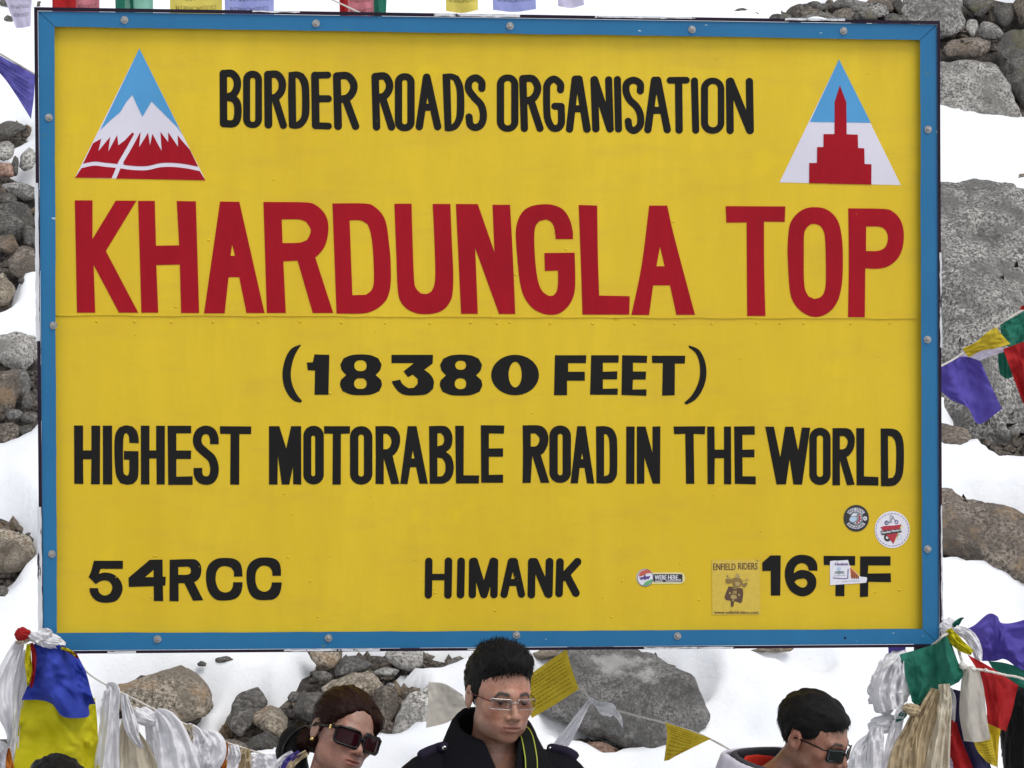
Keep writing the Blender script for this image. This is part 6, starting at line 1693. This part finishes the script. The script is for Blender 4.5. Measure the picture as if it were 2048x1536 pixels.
    for i in pick:
        p = lq[i]
        nrm = (p - np.array((0, .02, .02))); nrm /= np.linalg.norm(nrm)
        if hair == 'short': dr = np.array((hr_.normal(0, .25), .15 + hr_.normal(0, .2), .9)) if p[2] > .07 else np.array((0, .6, -.7))
        elif hair == 'side': dr = np.array((hr_.normal(0.1, .3), -.7, .1)) if p[2] > .06 else np.array((0, .4, -.8))
        elif hair == 'back': dr = np.array((0, .9, -.35))
        else: dr = np.array((0, .1, -1.0))
        edge = p[1] < -.045 and p[2] < .105 and hair in ('short', 'side', 'back')
        if edge and hair != 'back': dr = np.array((hr_.normal(0, .35), -.5, -.8))
        dr = dr - nrm * (dr @ nrm) * (0.5 if hair == 'short' else 0.9)
        dr = dr / (np.linalg.norm(dr) + 1e-6) + nrm * hr_.uniform(.03, .16 if hair in ('short', 'side') else .10)
        L = hr_.uniform(.008, .020) if hair in ('short', 'side') else hr_.uniform(.015, .035)
        sd_ = np.cross(dr, nrm); sd_ /= np.linalg.norm(sd_) + 1e-6
        w = .0007
        p0 = p - nrm * .002
        pts = [p0 - sd_ * w, p0 + sd_ * w, p0 + dr * L * .55 + sd_ * w * .8, p0 + dr * L * .55 - sd_ * w * .8, p0 + dr * L - nrm * L * .12]
        kx = b0 + len(sv)
        sv += [c + R @ a for a in pts]
        sf += [[kx, kx + 1, kx + 2, kx + 3], [kx + 3, kx + 2, kx + 4]]
    mesh('hair', np.concatenate([HV, np.array(sv)]), HF.tolist() + sf, M[hairmat], root, smooth=True)
    # clothes
    def torso(q, puff=0.0):
        p = loc(q, NB, B)
        p = [a / k for a in p]
        pa = [np.abs(p[0]), p[1], p[2]]
        w = 1 - .12 * fem
        d = s_cap(p, (-.165 * w, .012, -.080), (.165 * w, .012, -.080), .064, .064)
        d = smin(d, s_cap(pa, (.03, .012, -.025), (.14 * w, .012, -.075), .062, .058), .05)
        d = smin(d, s_ell(p, (0, .0, -.26), (.185 * w, .12, .23)), .05)
        d = smin(d, s_ell(p, (0, .0, -.52), (.165, .115, .22)), .06)
        d = smin(d, s_ell(p, (0, .0, -.64), (.175, .122, .13)), .05)
        d = smax(d, -.73 - p[2], .01)
        arm = smin(s_cap(pa, (.185 * w, .012, -.10), (.225 * w, .03, -.36), .058, .047), s_cap(pa, (.225 * w, .03, -.36), (.222, -.03, -.61), .047, .038), .02)
        d = smin(d, arm, .025)
        return (d - puff) * k + .006 * fbm(p[0] * 14, p[1] * 14, p[2] * 9, 3, 5)
    neckhole = lambda q: s_cap(q, n1 + np.array((0, 0, -.02)) + B @ np.array((0, -.012, 0)), n0 + np.array((0, 0, .05)), .066, .078)
    TV, TF = nets(lambda q: smax(torso(q, .006), -neckhole(q), .008), NB + np.array((-.33, -.33, -.78 * k)), NB + np.array((.33, .33, .08)), .008)
    mesh('jacket', TV, TF, M[jacket], root, smooth=True)
    def legs(q):
        p = [a / k for a in loc(q, NB, B)]
        pa = [np.abs(p[0]), p[1], p[2]]
        d = smin(s_cap(pa, (.085, 0, -.66), (.095, -.005, -1.05), .088, .066), s_cap(pa, (.095, -.005, -1.05), (.10, .012, -1.42), .066, .05), .02)
        return d * k
    LV, LF = nets(legs, NB + np.array((-.28, -.28, -1.47 * k)), NB + np.array((.28, .28, -.55 * k)), .012)
    mesh('trousers', LV, LF, M[trousers], root, smooth=True)
    for sgn in (-1, 1):
        def sh(q):
            p = loc(q, np.array((NB[0], NB[1], 0)) + B @ np.array((sgn * .1 * k, 0, 0)), B)
            d = smin(s_ell(p, (0, -.06, .035), (.048, .12, .04)), s_cap(p, (0, .03, .03), (0, .015, .11), .045, .05), .03)
            return smax(d, -p[2] - .001, .004)
        ctr = np.array((NB[0], NB[1], 0)) + B @ np.array((sgn * .1 * k, 0, 0))
        SV, SF = nets(sh, ctr + np.array((-.22, -.22, -.02)), ctr + np.array((.22, .22, .18)), .01)
        mesh('shoe', SV, SF, M['shoe'], root, smooth=True)
    return root, c, R, B, NB, n0, n1, k
def hmesh(name, V, Fc, mat, ctx, parent=None, smooth=True):
    root, c, R = ctx[:3]
    return mesh(name, np.asarray(V) @ R.T + c, Fc, M[mat], parent or root, smooth=smooth)
def htube(name, pts, r, mat, ctx, parent=None, n=8):
    V, Fc = tube(np.array(pts, float), r, n)
    return hmesh(name, V, Fc, mat, ctx, parent)
def lens_plate(x0, x1, z0, z1, rad, curve, yfun, th=0.002, n=5):
    P = rbox(x0, x1, z0, z1, rad)
    N = len(P)
    rings = [1.0, .75, .5, .25]
    V, Fc = [], []
    cx, cz = (x0 + x1) / 2, (z0 + z1) / 2
    for side in (0, 1):
        for r in rings:
            for p in P:
                X, Zz = cx + (p[0] - cx) * r, cz + (p[1] - cz) * r
                V.append((X, yfun(X, Zz) + side * th, Zz))
        V.append((cx, yfun(cx, cz) + side * th, cz))
    M1 = len(rings) * N + 1
    for side in (0, 1):
        b = side * M1
        for r in range(len(rings) - 1):
            for i in range(N):
                j = (i + 1) % N
                q_ = [b + r * N + i, b + r * N + j, b + (r + 1) * N + j, b + (r + 1) * N + i]
                Fc.append(q_ if side else q_[::-1])
        for i in range(N):
            j = (i + 1) % N
            q_ = [b + 3 * N + i, b + 3 * N + j, b + M1 - 1]
            Fc.append(q_ if side else q_[::-1])
    for i in range(N):
        j = (i + 1) % N
        Fc.append((i, j, M1 + j, M1 + i))
    rim = [(p[0], yfun(p[0], p[1]) + th / 2, p[1]) for p in P] 
    return V, Fc, rim
def glasses(ctx, x0, x1, z0, z1, rad, y0, curve, lens, frame, temple, rim_r, temple_r, tilt=0.0, ear=(.079, .012, .004), name='glasses'):
    root = ctx[0]
    yf = lambda X, Zz: y0 + curve * X * X + tilt * Zz
    g = None
    for sgn in (-1, 1):
        a, b = sorted((sgn * x0, sgn * x1))
        V, Fc, rim = lens_plate(a, b, z0, z1, rad, curve, yf)
        pts = rim + rim[:2]
        if g is None:
            g = htube(name, [(-x0, yf(x0, 0) - .001, (z0 + z1) / 2 + .004), (0, yf(0, 0) - .002, (z0 + z1) / 2 + .006), (x0, yf(x0, 0) - .001, (z0 + z1) / 2 + .004)], rim_r * 1.2, frame, ctx)
        hmesh('lens', V, Fc, lens, ctx, g)
        htube('rim', pts, rim_r, frame, ctx, g, 6)
        zt = z1 - .006
        htube('temple', [(sgn * (x1 - .001), yf(x1, zt), zt), (sgn * (x1 + .006), yf(x1, zt) + .012, zt), (sgn * (ear[0] - .002), -.03, ear[2] + .002), (sgn * ear[0], ear[1], ear[2]), (sgn * ear[0], ear[1] + .018, ear[2] - .02)], temple_r, temple, ctx, g)
    return g
def collar(ctx, mat, z_top, r_top, z_bot, r_bot, th, gap, name='collar', back=0.0, res=.005, lean=0.0, flare=0.0):
    """standing collar: a flared shell around the neck, open at the front"""
    root, c, R, B, NB = ctx[:5]
    def f(q):
        p = loc(q, NB, B)
        x, y, z = p
        t = np.clip((z - z_bot) / (z_top - z_bot), -.2, 1.2)
        r = r_bot + (r_top - r_bot) * t
        yc = y - .0 - lean * t
        rho = np.sqrt(x ** 2 + (yc * 1.05) ** 2) - r
        d = np.abs(rho + .003 * fbm(x * 30, y * 30, z * 30, 2, 6)) - th
        hi_ = z_top + back * np.clip((yc + .02) / .08, -1, 1)
        d = smax(d, z - hi_, th)
        d = smax(d, z_bot - .04 - z, th)
        ang = np.abs(x) - (gap + flare * np.clip(t, 0, 1))
        d = smax(d, np.where(yc < 0, -ang, -1.0), .006)
        return d
    V, Fc = nets(f, NB + np.array((-.24, -.24, z_bot - .06)), NB + np.array((.24, .24, z_top + .07)), res)
    return mesh(name, V, Fc, M[mat], root, smooth=True)

# ---- the man in glasses and a black coat
m1 = person('man in rimless glasses and a black coat with a camera strap, looking down', at(999, 1391, -1.12), (16, 7, 3), 8, (0.40, 0.215, 0.145), 'short', 'hair_black', nb=(-.006, .05, -.150), res=.0025, stubble=.5, strands=5000, brow=1.3)
glasses(m1, .009, .060, -.016, .010, .006, -.1005, 4.2, 'lens_clear', 'silver', 'temple_red', .0009, .0016)
co_ = collar(m1, 'f_black', .075, .092, -.03, .145, .009, .022, back=.035, lean=.012, flare=.03)
# shoulder straps with buttons, laid on the coat
from mathutils.bvhtree import BVHTree
def hits(ctx, names):
    Vs, Fs = [], []
    for ch in ctx[0].children:
        if ch.name.split('.')[0] in names:
            b = len(Vs)
            off = ch.location + ctx[0].location
            Vs += [v.co + off for v in ch.data.vertices]
            Fs += [[b + i for i in p.vertices] for p in ch.data.polygons]
    return BVHTree.FromPolygons(Vs, Fs)
bvh1 = hits(m1, ('jacket', 'collar'))
def on_coat(u, v):
    for k in range(60):
        h = bvh1.ray_cast(Vector(CAM), Vector(ray(u, v + k)).normalized())
        if h[0] is not None: return np.array(h[0])
    return at(u, v, -1.12)
for path, (bu, bv) in (([(894, 1492), (876, 1497), (856, 1505), (838, 1514)], (888, 1498)), ([(1094, 1492), (1114, 1497), (1136, 1505), (1154, 1515)], (1099, 1496))):
    P = resample([on_coat(u, v + 3) + np.array((0, -.002, .004)) for u, v in path], 16)
    V, Fc = tube(P, list(np.interp(np.linspace(0, 1, 16), [0, .1, .9, 1], [.008, .014, .015, .010])), 12)
    ep = mesh('shoulder_strap', V, Fc, M['f_navy'], m1[0], smooth=True)
    bc = on_coat(bu, bv) + np.array((0, -.012, .004))
    V, Fc = disc_prism(bc, .0062, bc[1] - .004, bc[1] + .006, 14, 0, .001)
    bt = mesh('button', V, Fc, M['silver'], ep, smooth=True)
    V, Fc = disc_prism(bc, .0028, bc[1] - .0058, bc[1] - .002, 10, 0, .0)
    mesh('button_eye', V, Fc, M['f_black'], bt)
def cw(ctx, p): return ctx[4] + ctx[3] @ np.array(p)
st_ = None
for off in (0.0,):
    P = [cw(m1, p) for p in ((.062, .03, .075), (.070, -.05, .06), (.066, -.115, .02), (.062, -.145, -.03), (.056, -.135, -.14), (.045, -.15, -.32), (.02, -.16, -.48))]
    P = resample(P, 40)
    V, Fc = [], []
    for p in P:
        for dx in (-.015, .015): V.append(p + m1[3] @ np.array((dx, 0, 0)))
    for i in range(len(P) - 1): Fc.append((2 * i, 2 * i + 1, 2 * i + 3, 2 * i + 2))
    st_ = mesh('camera_strap', V, Fc, M['strap'], m1[0], smooth=True)
    for dx in (-.015, .015):
        V, Fc = tube([p + m1[3] @ np.array((dx, -.002, 0)) for p in P], .0016, 6)
        mesh('piping', V, Fc, M['lime'], st_, smooth=True)
# ---- the woman in sunglasses
m2 = person('woman with dark brown hair pulled back and large black sunglasses', at(685, 1467, -0.62), (25, 4, 19), 20, (0.37, 0.20, 0.145), 'back', 'hair_brown', fem=1.0, nb=(-.05, .065, -.185), res=.0025, jacket='f_purple', strands=3500, brow=.7)
sg = glasses(m2, .006, .069, -.026, .017, .013, -.107, 5.2, 'lens_dark', 'acetate', 'acetate', .0042, .0052, tilt=.1, name='sunglasses')
for sgn in (-1, 1):
    for dz in (-.004, .0, .004):
        V, Fc = disc_prism((0, 0, 0), .0024, -.0015, .0015, 8, 0, .001)
        V = np.stack([V[:, 1] * 2.2 + sgn * .079, V[:, 0] - .066, V[:, 2] + .007 + dz], 1)
        hmesh('hinge_ornament', V, Fc, 'gold', m2, sg)
    V, Fc = disc_prism((0, 0, 0), .0048, -.003, .003, 12, 0, .002)
    hmesh('earring', np.stack([V[:, 1] + sgn * .080, V[:, 0] + .006, V[:, 2] - .038], 1), Fc, 'gold', m2)
collar(m2, 'f_navy', .035, .080, -.03, .125, .012, .03, back=.03, lean=.015, flare=.02)
def hair_tail(ctx, pts, r, mat, name):
    V, Fc = tube(resample([np.array(p) for p in pts], 24), list(np.interp(np.linspace(0, 1, 24), np.linspace(0, 1, len(r)), r)), 12)
    V = V + .006 * np.stack([vnoise(V[:, 0] * 60, V[:, 1] * 60, V[:, 2] * 15, 3), vnoise(V[:, 0] * 60, V[:, 1] * 60, V[:, 2] * 15, 4), 0 * V[:, 0]], 1)
    return mesh(name, V, Fc, M[mat], ctx[0], smooth=True)
hair_tail(m2, [at(612, 1462, -.52), at(594, 1482, -.50), at(586, 1506, -.50), at(592, 1540, -.52), at(600, 1600, -.54)], [.03, .045, .045, .035, .02], 'hair_black', 'ponytail')
hb = [at(612, 1452, -.56), at(588, 1466, -.55), at(570, 1490, -.54), at(566, 1512, -.54), at(574, 1530, -.54)]
V, Fc = tube(resample(hb, 20), .004, 8); mesh('hair_band', V, Fc, M['acetate'], m2[0], smooth=True)
sw = []
for i, (mt, w0, w1) in enumerate((('c_white', 552, 566), ('c_violet', 566, 580), ('c_tan', 580, 590))):
    scarf('neck_scarf_stripe', [(w0 + 34, 1505, 6), (w0 + 14, 1518, 7), (w0, 1536, 8), (w0 - 8, 1570, 9)], mt, -.66 - i * .004, 1, .003, .006, parent=m2[0], nu=10, nv=16)
# ---- the man looking down in a pale jacket
m3 = person('black-haired man in sunglasses and a pale jacket with red collar, head bowed', at(1626, 1476, -0.80), (49, 20, 0), 38, (0.30, 0.145, 0.095), 'side', 'hair_black', nb=(-.06, .085, -.118), res=.0027, jacket='f_pale', strands=5000, stubble=.45)
glasses(m3, .008, .064, -.024, .010, .014, -.104, 5.0, 'lens_green', 'acetate', 'acetate', .0018, .0022, tilt=.1, name='sunglasses')
collar(m3, 'f_red', .046, .070, -.02, .090, .004, .03, name='shirt_collar', back=.02, lean=.01, flare=.02)
collar(m3, 'f_grey', .062, .112, -.03, .150, .008, .05, name='jacket_lining', back=.02, flare=.03)
collar(m3, 'f_pale', .060, .140, -.04, .180, .008, .07, name='jacket_collar', back=.02, flare=.03)
# ---- two people of whom little more than dark hair shows
m4 = person('person whose black hair just shows in front of the yellow cloth', at(116, 1606, -0.62), (20, 10, 0), 10, (0.3, 0.15, 0.1), 'side', 'hair_black', res=.005, strands=1200, jacket='f_navy')
m5 = person('person with long black hair turned away behind the red flag', at(2054, 1446, 0.20), (172, 4, 0), 172, (0.3, 0.15, 0.1), 'long', 'hair_black', fem=1.0, res=.005, strands=1800, jacket='f_black')
